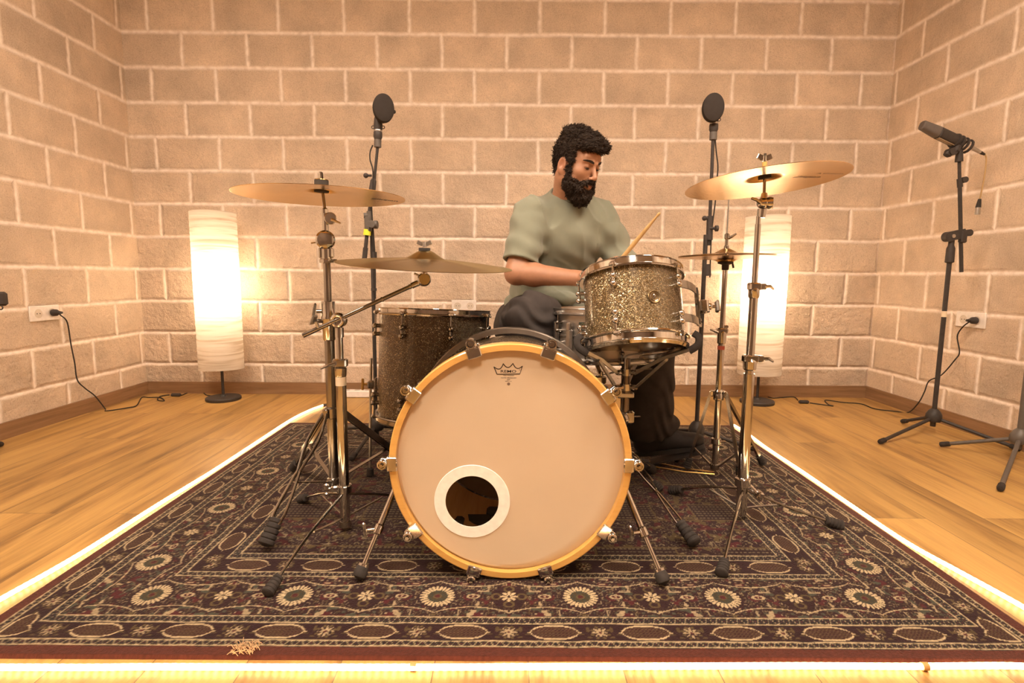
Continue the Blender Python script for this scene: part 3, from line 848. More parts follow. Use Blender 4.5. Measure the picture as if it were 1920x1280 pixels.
def snare():
    ax = norm(V(0, .03, 1)); o = V(.335, 1.965, .575)
    x = norm(V(1, 0, 0)-ax*ax[0]); F = np.stack([x, np.cross(ax, x), ax], 1)
    R, h = .178, .078
    root = thing('snare_drum', 'silver metal snare drum half hidden behind the glittery tom', 'drum', o)
    M_al = simple('aluminium_shell', (.46, .42, .38), .38, .9, noise=.05)
    m = MB(); m.lathe([(R, -h), (R, -.004), (R+.003, -.002), (R+.003, .004), (R, .006), (R, h), (R-.004, h), (R-.004, -h)], o, ax, 96, closed=True); m.build('shell', M_al, root)
    ears = [math.radians(-90-62+36*k) for k in range(10)]
    hoop(o, F, R, h-.006, 1, M_steel, root, ears, .024); hoop(o, F, R, -h+.006, -1, M_steel, root, ears, .020)
    for z, nm in ((h+.008, 'batter_head'), (-h-.006, 'bottom_head')):
        m = MB(); m.lathe([(0, z), (R+.003, z), (R+.004, z-.002 if z > 0 else z+.002)], o, ax, 64); m.build(nm, M_head, root)
    for a in ears:
        lug_pair(o, F, R, a, .018, .046, h-.004, M_chromed, root, .007)
        lug_pair(o, F, R, a, -.05, -.024, -h+.004, M_chromed, root, .007)
    # butt plate / strainer on the left
    for an, s in ((-158, .034), (-136, .0)):
        a = math.radians(an); d = F[:, 0]*math.cos(a)+F[:, 1]*math.sin(a); t = np.cross(ax, d)
        Fd = np.stack([t, d, ax], 1)
        m = MB(); m.box(o+d*(R+.010)-ax*.012, (.026, .018, .075), Fd, .006)
        m.box(o+d*(R+.014)+ax*.034, (.018, .012, .03), Fd, .004)
        m.build('snare_strainer', M_steel, root)
    # badge: dark leaning panel with a pale ring
    a = math.radians(-121); d = F[:, 0]*math.cos(a)+F[:, 1]*math.sin(a); t = np.cross(ax, d); Fd = np.stack([t, ax, d], 1)
    m = MB(); c0 = o+d*(R+.0022)+ax*.036
    m.prism([(-.018, -.014), (.015, -.014), (.020, .014), (-.014, .014)], Fd, c0, .0015)
    b = m.build('badge', simple('badge_green', (.03, .045, .035), .35), root, smooth=False)
    m = MB(); m.torus(c0+d*.0018+ax*.004, d, .0055, .0008, 20, 5); m.box(c0+d*.0018-ax*.007, (.016, .0022, .0008), Fd)
    m.build('emblem', simple('badge_gold', (.35, .28, .12), .4, .6), b)
    m = MB(); a = math.radians(-112); d = F[:, 0]*math.cos(a)+F[:, 1]*math.sin(a)
    m.lathe([(R+.0095, h+.004), (R+.024, h+.001), (R+.024, h-.003), (R+.009, h-.001)], o, ax, 96, closed=True) if False else None
    return o, F, ax, R, h
SO, SF, SA, SR_, SH = snare()
# ------------------------------------------------------------------ stands
def wing(mb, c, ax, span, w=.012, th=.0035):
    """wing nut: hub on axis ax, two ears along span"""
    ax = norm(ax); s = norm(span)
    mb.tube(c-ax*.006, c+ax*.009, .0065, .005)
    F = np.stack([s, np.cross(ax, s), ax], 1)
    for g in (-1, 1):
        mb.box(c+s*g*.013+ax*.006, (.018, th, w), np.stack([norm(s*g+ax*.45), np.cross(norm(s*g+ax*.45), F[:, 1]), F[:, 1]], 1)[:, [0, 2, 1]], .0015)
def ribfoot(f, dr, parent, r=.020, l=.055, name='rubber_foot', ribs=5):
    """black ribbed rubber block at the end of a leg, resting on the rug"""
    dr = norm(dr); m = MB(); prof = [(r*.55, -l)]
    for k in range(ribs):
        z = -l+l*(k+.2)/ribs; prof += [(r*(.8+.05*k), z), (r*(.8+.05*k), z+l/ribs*.55), (r*(.68+.05*k), z+l/ribs*.75)]
    prof += [(r*.8, 0), (r*.3, .004)]
    m.lathe(prof, f, dr, 20); m.build(name, M_rubber, parent)
def ground(p, r=.0): return V(p[0], p[1], RZ+r)

def two_rod_leg(root, top, foot, side, w0=.006, w1=.016, r=.0035, mat=None, kinks=(.22, .45), fr=.022):
    """leg of two bent rods that meet in a rubber block"""
    m = MB(); dr = norm(foot-top); sd = norm(side-dr*np.dot(side, dr))
    L_ = foot-top
    for g in (-1, 1):
        pts = [top+sd*g*w0, top+L_*kinks[0]+sd*g*w1, top+L_*kinks[1]+sd*g*w0*.8, top+L_*(kinks[1]+.05)+sd*g*w0*1.0, top+L_*.78+sd*g*w1*.95, top+L_*.90+sd*g*w0*.6]
        m.path(pts, r, n=8, smooth=3, flat=(1, 1.5))
    lg = m.build('leg', mat or M_chromed, root)
    ribfoot(foot+V(0, 0, 0), dr, lg, fr, .075)
    return lg

def stand_a():
    """heavy straight stand under the left crash"""
    X, Y = -.572, 1.70
    P = lambda z: V(X, Y, z)
    zz = lambda py: at(615, py, Y)[2]
    root = thing('cymbal_stand', 'thick double-braced chrome cymbal stand under the left crash, left of the bass drum', 'cymbal stand', (X, Y, RZ))
    m = MB(); m.tube(P(.10), P(zz(636)), .0155, n=24); m.build('lower_tube', M_chromed, root)
    m = MB(); m.tube(P(zz(650)), P(zz(488)), .0115, n=24); m.build('upper_tube', M_chromed, root)
    m = MB(); m.lathe([(.0165, 0), (.019, .004), (.0205, .06), (.0235, .066), (.0235, .075), (.021, .08), (.021, zz(565)-zz(638)), (.014, zz(565)-zz(638)+.002)], P(zz(638)), (0, 0, 1), 24)
    m.build('height_sleeve', M_chrome, root)
    m = MB(); c = P(zz(583))
    m.tube(c, c+V(-.034, -.012, 0), .006); m.box(c+V(-.040, -.014, .0), (.009, .010, .052), frame(V(.2, 0, 1)), .004)
    m.box(P(zz(601))+V(-.022, -.01, 0), (.036, .016, .012), None, .004)
    m.build('wing_bolt', M_chromed, root)
    m = MB(); z = zz(490)
    m.lathe([(.012, -.006), (.022, -.004), (.022, .006), (.013, .010)], P(z), (0, 0, 1)); m.box(P(z)+V(.024, 0, .002), (.022, .012, .010), None, .004)
    m.build('clamp_collar', M_chrome, root)
    m = MB(); m.tube(P(zz(486)), P(zz(462)), .0155); m.box(P(zz(474))+V(-.012, 0, 0), (.022, .020, .040), None, .006); m.box(P(zz(474))+V(.014, 0, 0), (.016, .022, .032), None, .004)
    m.build('tilter_block', M_chrome, root)
    c = P(zz(450))+V(.0, -.006, 0)
    m = MB(); a = norm(V(.35, -1, 0))
    m.lathe([(0, -.014), (.024, -.014), (.029, -.008), (.029, .008), (.024, .014), (.010, .017), (0, .017)], c, a, 32)
    m.tube(c+a*.015, c+a*.024, .005); m.tube(c-V(.03, 0, .008), c-V(.044, 0, .010), .0025)
    m.build('gear_tilter', M_chrome, root)
    c2 = P(zz(410))+V(.006, -.004, 0)
    m = MB(); m.tube(P(zz(447)), P(zz(400)), .0095); m.box(P(zz(398)), (.018, .018, .03), None, .006)
    m.lathe([(0, -.012), (.016, -.012), (.0185, -.006), (.0185, .006), (.016, .012), (0, .012)], c2+V(.012, -.004, 0), a, 24)
    m.tube(c2+V(.02, -.018, -.004), c2+V(.048, -.02, -.016), .005, .0025)
    m.build('upper_tilter', M_chrome, root)
    ctr = at(603, 355, Y); dx = ctr-P(zz(398))
    m = MB(); m.tube(P(zz(398)), ctr+V(-.002, 0, .052), .0048, n=10); m.build('threaded_rod', M_chromed, root)
    m = MB(); m.lathe([(.004, .003), (.021, .003), (.021, .017), (.004, .017)], ctr+V(0, 0, .009), (.03, 0, 1)); m.build('felt_washer', M_felt, root)
    m = MB(); m.lathe([(.004, 0), (.021, 0), (.022, .002), (.004, .004)], ctr+V(0, 0, .027), (.03, 0, 1)); m.tube(ctr+V(0, 0, .028), ctr+V(-.001, 0, .050), .0065, n=8); m.build('wing_nut', M_chrome, root)
    m = MB(); m.lathe([(.004, -.010), (.022, -.008), (.022, -.003), (.004, -.001)], ctr, (.03, 0, 1)); m.build('cymbal_seat', M_rubber, root)
    # legs
    zc = zz(772); col = P(zc)
    m = MB(); m.lathe([(.016, -.020), (.024, -.016), (.024, .014), (.019, .018), (.016, .018)], col, (0, 0, 1))
    feet = [ground(fl(498, 1040)), ground(fl(553, 890)), ground(V(-.33, 2.0, 0))]
    for f in feet:
        d = norm((f-col)*V(1, 1, 0)); m.box(col+d*.026, (.020, .016, .030), frame(V(0, 0, 1), d), .003)
    m.build('leg_collar', M_chromed, root)
    m = MB(); m.lathe([(.016, -.006), (.022, 0), (.022, .016), (.016, .020)], P(.11), (0, 0, 1)); m.build('lower_collar', M_chromed, root)
    for k, f in enumerate(feet):
        d = norm((f-col)*V(1, 1, 0)); t = np.cross(V(0, 0, 1), d); ft = f+V(0, 0, .022); tp = col+d*.03
        if k == 0:
            lg = two_rod_leg(root, tp, ft, t, .007, .021, .0040, fr=.023)
        else:
            m = MB()
            for g in (-1, 1): m.strap([tp+t*g*.009, tp+(ft-tp)*.88+t*g*.009], .020, .0045, np.cross(norm(ft-tp), t))
            lg = m.build('leg', M_chromed, root); ribfoot(ft, ft-tp, lg, .022, .06)
        mid = tp+(ft-tp)*.55; lo = P(.12)+d*.018
        m = MB(); m.strap([lo, mid], .014, .003, t); m.build('brace', M_chromed, lg)
    return ctr
CA = stand_a()

def thin_tripod(root, hub, feet, r=.0038, mat=None, footr=.016, foot_l=.05, brace=None, mids=None):
    for k, f in enumerate(feet):
        f = f+V(0, 0, footr*.8); m = MB(); dr = norm(f-hub)
        md = hub+(f-hub)*.5+(V(0, 0, .012) if mids is None else mids[k])
        m.path([hub, md, f], r, n=8, smooth=5)
        lg = m.build('leg', mat or M_chromed, root)
        ribfoot(f+dr*.012, f-md, lg, footr, foot_l)
        if brace is not None:
            m = MB(); q = hub+(f-hub)*.45; m.path([brace, q], r*.8, n=6); m.build('brace', mat or M_chromed, lg)

def stand_c():
    """light boom stand that carries the ride"""
    X, Y = -.500, 1.575
    P = lambda z: V(X, Y, z)
    zz = lambda py: at(640, py, Y)[2]
    root = thing('cymbal_boom_stand', 'slim chrome boom stand with cream tape, its arm reaching right to the low ride cymbal', 'cymbal stand', (X, Y, RZ))
    m = MB(); m.tube(P(.03), P(zz(700)), .0150, n=24); m.build('lower_tube', M_chrome, root)
    m = MB(); m.tube(P(zz(722)), P(zz(706)), .0156, n=24); m.build('tape', M_cream, root, label='torn cream tape band')
    m = MB(); m.tube(P(zz(700)), P(zz(615)), .0095, n=20); m.build('upper_tube', M_chrome, root)
    m = MB(); m.lathe([(.015, 0), (.0165, .004), (.0175, .026), (.010, .029)], P(zz(706)), (0, 0, 1))
    m.box(P(zz(680)), (.040, .026, .026), None, .004); m.build('height_clamp', M_chrome, root)
    m = MB(); m.path([P(zz(680))+V(-.01, -.016, 0), P(zz(683))+V(-.03, -.02, 0), P(zz(689))+V(-.052, -.02, 0)], [.006, .004, .003], n=8); m.build('wing_screw', M_chrome, root)
    pv = P(zz(600))+V(-.004, -.012, 0)
    m = MB(); m.tube(P(zz(632)), P(zz(614)), .0125, n=20)
    m.lathe([(0, -.014), (.018, -.014), (.0225, -.008), (.0225, .008), (.018, .014), (0, .014)], P(zz(600)), (0, 1, 0), 32)
    m.torus(P(zz(600))-V(0, .014, 0), (0, 1, 0), .015, .005, 32, 8); m.build('boom_pivot', M_chrome, root)
    e0 = at(568, 629, Y-.03); e1 = at(789, 528, 1.61)
    m = MB(); m.tube(e0, e1, .0062, n=14); m.tube(e0, e0+(e1-e0)*.12, .0072, n=14)
    bm = m.build('boom_arm', M_chromed, root)
    m = MB(); q = e0+(e1-e0)*.13
    for s in (.22, .66, .9):
        g_ = MB(); g_.tube(e0+(e1-e0)*s, e0+(e1-e0)*(s+.012), .0075); g_.build('grip_ring', M_chrome, bm)
    m.tube(q, q+V(-.004, -.01, .022), .005); m.box(q+V(-.010, -.010, .026), (.036, .007, .028), frame(V(.35, 0, 1)), .003); m.build('wing_screw', M_steel, bm)
    c = at(795, 524, 1.61)
    m = MB(); m.lathe([(0, -.012), (.016, -.012), (.020, -.006), (.020, .006), (.016, .012), (0, .012)], c, norm(V(.3, -1, .1)), 28)
    m.tube(e1-norm(e1-e0)*.03, e1, .009); m.tube(c, c+V(0, 0, .03), .0105); m.tube(c-V(.014, .01, -.012), c-V(.026, .014, -.018), .003)
    m.build('gear_tilter', M_chrome, root)
    ct = at(796, 487, 1.62)
    m = MB(); m.tube(c+V(0, 0, .02), ct+V(0, 0, .030), .0045, n=10); m.build('threaded_rod', M_chromed, root)
    m = MB(); m.lathe([(.004, 0), (.017, 0), (.017, .012), (.004, .012)], ct+V(0, 0, .0225), (.02, 0, 1)); m.build('felt_washer', M_felt, root)
    m = MB(); wing(m, ct+V(0, 0, .043), V(0, 0, 1), V(1, 0, 0)); m.build('wing_nut', M_steel, root)
    hub = P(zz(915))
    m = MB(); m.lathe([(.0155, -.012), (.022, -.010), (.022, .010), (.0155, .012)], hub, (0, 0, 1)); m.box(hub+V(-.026, -.004, 0), (.026, .014, .018), None, .003)
    m.box(hub+V(-.052, -.004, .004), (.018, .008, .022), None, .003); m.box(hub+V(-.052, -.004, -.018), (.018, .008, .012), None, .003); m.tube(hub+V(-.03, -.004, 0), hub+V(-.05, -.004, 0), .004)
    m.build('leg_collar', M_chrome, root)
    feet = [ground(fl(507, 1120)), ground(fl(566, 946)), ground(V(-.29, 1.76, 0))]
    thin_tripod(root, hub+V(0, -.012, -.012), feet, brace=P(.05), mids=[V(.0, 0, .01)]*3)
    m = MB(); m.lathe([(.016, 0), (.019, .003), (.017, .02)], P(.02), (0, 0, 1)); m.build('lower_collar', M_chromed, root)
    return ct
CR_ = stand_c()

def stand_d():
    X, Y = .742, 1.66
    P = lambda z: V(X, Y, z)
    zz = lambda py: at(1405, py, Y)[2]
    root = thing('cymbal_stand', 'slim straight chrome cymbal stand under the tilted right crash, standing right of the bass drum', 'cymbal stand', (X, Y, RZ))
    m = MB(); m.tube(P(.03), P(zz(700)), .0165, n=24); m.build('lower_tube', M_chrome, root)
    m = MB(); m.tube(P(zz(700)), P(zz(548)), .0125, n=24); m.build('middle_tube', M_chrome, root)
    m = MB(); m.tube(P(zz(560)), P(zz(420)), .0085, n=20); m.tube(P(zz(420)), P(zz(405)), .0065); m.build('upper_tube', M_chrome, root)
    for py, s in ((537, .9), (672, 1.1)):
        c = P(zz(py)); m = MB()
        m.box(c, (.040*s, .028, .024), None, .004); m.lathe([(.0145*s, -.036), (.0175*s, -.032), (.0185*s, -.008), (.012*s, .0)], c, (0, 0, 1)); m.box(c+V(.028*s, 0, 0), (.020, .018, .020), None, .003)
        m.build('height_clamp', M_chrome, root)
        m = MB(); m.path([c+V(.034*s, -.004, 0), c+V(.050*s, -.008, .001), c+V(.062*s, -.010, -.008)], [.006, .005, .003], n=8); m.build('wing_screw', M_chrome, root)
    c = at(1432, 381, Y-.005)
    m = MB(); a = norm(V(.6, -.8, .1))
    m.tube(at(1427, 408, Y), at(1429, 392, Y), .0115, .013); m.ball(c, .019, (1.1, 1, .9))
    m.lathe([(0, -.008), (.016, -.008), (.0185, 0), (.016, .010), (0, .012)], c+V(.014, -.006, 0), V(1, -.4, 0), 24)
    m.tube(c, c+V(0, 0, .030), .012, .008); m.build('gear_tilter', M_chrome, root)
    m = MB(); m.path([c+V(-.016, -.012, 0), c+V(-.030, -.016, .008), c+V(-.044, -.016, .012)], [.006, .005, .004], n=8); m.build('wing_screw', M_chrome, root)
    ct = at(1433, 327, Y)
    m = MB(); m.tube(c+V(0, 0, .02), ct+V(-.001, 0, .060), .0045, n=10); m.build('threaded_rod', M_chromed, root)
    m = MB(); m.tube(ct+V(0, 0, .008), ct+V(-.001, 0, .036), .0072, n=14); m.build('sleeve', simple('amber_nylon', (.55, .36, .12), .4), root, label='amber sleeve')
    m = MB(); wing(m, ct+V(-.002, 0, .044), V(0, 0, 1), V(1, 0, 0), .016); m.build('wing_nut', M_chrome, root)
    m = MB(); m.lathe([(.004, -.014), (.018, -.012), (.018, -.002), (.004, 0)], ct+V(0, 0, .0), V(-.19, 0, 1)); m.build('cymbal_seat', M_rubber, root)
    hub = P(zz(903))
    m = MB(); m.lathe([(.017, -.016), (.024, -.012), (.024, .012), (.017, .016)], hub, (0, 0, 1)); m.build('leg_collar', M_chrome, root)
    m = MB(); q = hub+V(.045, -.02, -.035); m.tube(hub+V(.02, 0, -.01), q, .006); m.box(q, (.036, .018, .026), frame(V(.3, 0, 1)), .004); m.build('wing_screw', M_chrome, root)
    feet = [ground(fl(1353, 1085)), ground(fl(1571, 995)), ground(fl(1262, 930))]
    thin_tripod(root, hub+V(0, -.006, -.02), feet, r=.0042, mids=[V(0, 0, .010), V(0, 0, -.006), V(0, 0, .01)], footr=.017, brace=P(.05))
    return ct
CD = stand_d()

def cymbal(name, label, ctr, axis, R, bow, bell_r, bell_h, tone, group=None, rot=0., flip=False, rough=.19):
    """lathe-turned cymbal; origin at the centre hole"""
    A = norm(axis); x = norm(V(1, 0, 0)-A*A[0]); F = np.stack([x, np.cross(A, x), A], 1)
    def prof(r):
        e = r/R
        z = -bow*e**1.6
        if r < bell_r: z += bell_h*(0.5+0.5*math.cos(PI*r/bell_r))**.8
        return z
    rs = [.0055]+list(np.linspace(.01, bell_r, 10))+list(np.linspace(bell_r*1.12, R, 22))
    top = [(r, prof(r)) for r in rs]; bot = [(r, prof(r)-.0014) for r in rs[::-1]]
    m = MB(); m.lathe(top+bot, (0, 0, 0), (0, 0, 1), 128, closed=True)
    mt, nt, b = nmat(name+'_bronze')
    tc = N(nt, 'ShaderNodeTexCoord'); sp = N(nt, 'ShaderNodeSeparateXYZ'); L(nt, tc.outputs['Object'], sp.inputs[0])
    cv = N(nt, 'ShaderNodeCombineXYZ'); L(nt, sp.outputs[0], cv.inputs[0]); L(nt, sp.outputs[1], cv.inputs[1])
    ln = N(nt, 'ShaderNodeVectorMath', operation='LENGTH'); L(nt, cv.outputs[0], ln.inputs[0])
    nz = N(nt, 'ShaderNodeTexNoise', noise_dimensions='1D', i_Scale=900., i_Detail=3.); L(nt, ln.outputs['Value'], nz.inputs['W'])
    nb = N(nt, 'ShaderNodeTexNoise', i_Scale=6., i_Detail=4.); L(nt, tc.outputs['Object'], nb.inputs['Vector'])
    r_ = ramp(nt, nb.outputs[0], [(.3, tuple(c*.86 for c in tone)), (.7, tone)])
    r2 = ramp(nt, nz.outputs[0], [(.3, (.86,)*3), (.7, (1.05,)*3)])
    mx = N(nt, 'ShaderNodeMix', data_type='RGBA', blend_type='MULTIPLY'); mx.inputs[0].default_value = 1
    L(nt, r_.outputs[0], mx.inputs[6]); L(nt, r2.outputs[0], mx.inputs[7]); L(nt, mx.outputs[2], b.inputs['Base Color'])
    b.inputs['Metallic'].default_value = 1.; b.inputs['Roughness'].default_value = rough
    b.inputs['Anisotropic'].default_value = .88
    tg = N(nt, 'ShaderNodeTangent', direction_type='RADIAL', axis='Z'); L(nt, tg.outputs[0], b.inputs['Tangent'])
    bp = N(nt, 'ShaderNodeBump', i_Strength=.25, i_Distance=.0006); L(nt, nz.outputs[0], bp.inputs['Height']); L(nt, bp.outputs[0], b.inputs['Normal'])
    o = mesh_np(name, m.v, m.f, mt, smooth=True, sharp=.9, world=False)
    Rz = Matrix.Rotation(rot, 3, 'Z')
    o.matrix_world = Matrix.Translation(Vector(ctr)) @ (Matrix(F.tolist()) @ Rz).to_4x4()
    tag(o, label, 'cymbal', group)
    return o, prof
def cym_text(o, prof, txt, size, r, ang, mat, under=True, sx=1.0, shear=.35, bold=0., face=0.):
    v, f = text_verts(txt, size, sx, shear, bold)
    ca, sa = math.cos(ang), math.sin(ang); ct, st = math.cos(face), math.sin(face)
    if under: v = v*np.array([1, -1, 1])
    out = []
    for q in v:
        tx = q[0]*ct-q[1]*st; ty = q[0]*st+q[1]*ct
        x = ca*r+tx; y = sa*r+ty
        rr = math.hypot(x, y); out.append([x, y, prof(rr)+(-.0019 if under else .0005)])
    me = bpy.data.meshes.new('printed_name'); me.from_pydata(out, [], f)
    t = link_mesh('printed_name', me, mat); t.parent = o; return t
TONE = (.82, .53, .20)
axA = V(.0106, -.0071, 1); CA = V(-.5812, 1.70, 1.0374)
cA, pA = cymbal('crash_cymbal', 'golden crash cymbal seen from below on the thick left stand', CA, axA, .2516, .018, .052, .016, TONE)
cym_text(cA, pA, 'Zildjian', .030, .190, math.radians(28), M_ink, True, 1.0, .5, .0003, face=math.radians(0))
axR = V(.0512, -.075, 1); CR_ = V(-.2536, 1.62, .8323)
cR, pR = cymbal('ride_cymbal', 'low dull ride cymbal with a raised bell on the boom arm above the floor tom', CR_, axR, .258, .020, .062, .026, (.43, .33, .16), rough=.27)
axD = V(-.0782, .0703, 1); CD = V(.7469, 1.65, 1.0771)
cD, pD = cymbal('crash_cymbal', 'large bright crash cymbal tilted up to the right on the right stand', CD, axD, .2246, .016, .056, .020, (.86, .58, .28), rough=.18)
cym_text(cD, pD, 'Zildjian', .026, .125, math.radians(0), M_ink2, True, 1.0, .5, .0, face=math.radians(0))
cym_text(cD, pD, 'A Custom', .015, .175, math.radians(-14), M_ink2, True, 1.2, .3, .0)

def hihat():
    X, Y = .803, 2.05
    P = lambda z: V(X, Y, z)
    zz = lambda py: at(1345, py, Y)[2]
    zc = .8636-.012+.010
    root = thing('hi_hat_stand', 'chrome hi-hat stand with strap legs beside the drummer\'s foot', 'hi-hat stand', (X, Y, RZ))
    m = MB(); m.tube(P(.035), P(zz(645)), .0125, n=20); m.build('lower_tube', M_chrome, root)
    m = MB(); m.tube(P(zz(650)), P(zc-.035), .0095, n=20); m.build('upper_tube', M_chrome, root)
    m = MB(); m.tube(P(zc-.06), P(at(1362, 374, Y)[2]), .0028, n=8); m.build('pull_rod', M_steel, root)
    m = MB(); c = P(zz(620)); m.box(c, (.042, .026, .024), None, .005); m.lathe([(.013, -.05), (.0165, -.046), (.0175, -.006), (.012, 0)], c, (0, 0, 1)); m.box(c+V(.012, 0, .016), (.02, .02, .012), None, .003); m.build('height_clamp', M_chrome, root)
    m = MB(); m.path([c+V(-.02, -.01, -.004), c+V(-.036, -.012, .002), c+V(-.050, -.012, .006)], [.006, .005, .003], n=8); m.build('wing_screw', M_chrome, root)
    m = MB(); m.tube(P(zz(648)), P(zz(655)), .0132); m.build('tape', simple('red_tape', (.35, .06, .03), .6), root, label='red and white band')
    m = MB(); m.lathe([(.004, 0), (.026, 0), (.028, .006), (.020, .010), (.012, .014), (.0115, .030), (.0095, .032)][::-1], P(zc-.052), (0, 0, -1)) if False else m.lathe([(.0095, -.030), (.0125, -.028), (.013, -.010), (.028, -.006), (.028, .0), (.012, .003)], P(zc-.022), (0, 0, 1))
    m.tube(P(zc-.026)+V(.022, -.01, 0), P(zc-.044)+V(.026, -.012, 0), .0035); m.build('cymbal_seat', M_plast, root)
    m = MB(); m.lathe([(.003, 0), (.009, .002), (.009, .014), (.006, .018), (.006, .040), (.009, .043), (.009, .058), (.004, .062)], P(zc+.022), (0, 0, 1)); m.path([P(zc+.066)+V(.004, -.004, 0), P(zc+.072)+V(.016, -.008, 0), P(zc+.082)+V(.030, -.010, 0)], [.006, .005, .0035], n=8); m.build('clutch', M_chromed, root)
    zc2 = zz(738); col = P(zc2)
    m = MB(); m.lathe([(.013, -.026), (.019, -.022), (.019, -.004), (.016, .004), (.018, .010), (.013, .018)], col, (0, 0, 1))
    feet = [ground(fl(1287, 888)), ground(fl(1388, 905)), ground(fl(1430, 880))]
    dirs = [norm((f-col)*V(1, 1, 0)) for f in feet]
    for d in dirs: m.box(col+d*.024, (.018, .014, .022), frame(V(0, 0, 1), d), .003)
    m.build('leg_collar', M_chrome, root)
    m = MB(); m.lathe([(.013, -.006), (.018, 0), (.018, .02), (.013, .024)], P(zz(831)), (0, 0, 1)); m.tube(P(zz(831))+V(.012, -.01, .01), P(zz(831))+V(.03, -.014, .012), .004); m.build('memory_lock', M_chrome, root)
    m = MB(); m.lathe([(.012, -.01), (.017, -.006), (.017, .012), (.012, .016)], P(.045), (0, 0, 1)); m.build('lower_collar', M_chromed, root)
    for k, (f, d) in enumerate(zip(feet, dirs)):
        t = np.cross(V(0, 0, 1), d); tp = col+d*.028+V(0, 0, .004); ft = f+V(0, 0, .018)
        m = MB(); m.strap([tp, ft], .016, .011, t, smooth=0); lg = m.build('leg', M_chromed, root)
        ribfoot(ft+V(0, 0, 0), ft-tp, lg, .016, .045)
        m = MB(); m.strap([P(.05)+d*.015, tp+(ft-tp)*.72], .010, .006, t); m.build('brace', M_chromed, lg)
    # pedal: heel plate and foot board under the shoe, pointing along the foot
    heel = V(.515, 2.20, RZ+.004); toe = V(.80, 2.115, .095); dr = norm(toe-heel); sd = norm(np.cross(dr, V(0, 0, 1)))
    m = MB(); m.strap([heel, heel+V(dr[0], dr[1], 0)*.07], .085, .008, sd); m.build('heel_plate', M_black, root)
    m = MB(); m.strap([heel+V(dr[0], dr[1], 0)*.075+V(0, 0, .006), toe-dr*.01], .080, .006, sd); m.build('foot_board', M_black, root)
    m = MB(); m.path([toe, V(X, Y, .11)], .004, n=6)
    m.build('chain', M_chromed, root)
    m = MB()
    for g in (-1, 1): m.path([heel+V(.03, 0, 0)+sd*g*.03, V(.70, 2.10, RZ+.006)+sd*g*.02, V(X, Y, RZ+.012)+sd*g*.012], .0028, n=6)
    m.build('base_rod', M_bronzenut, root)
    cymbal('hi_hat_cymbal', 'upper cymbal of the hi-hat pair, bell up', V(X, Y, zc+.012), V(-.016, .01, 1), .172, .010, .048, .018, (.62, .40, .17), 'hi-hat cymbals')
    o, _ = cymbal('hi_hat_cymbal', 'lower cymbal of the hi-hat pair, bell down', V(X, Y, zc-.014), V(.016, -.01, -1), .172, .010, .048, .018, (.70, .44, .18), 'hi-hat cymbals')
hihat()

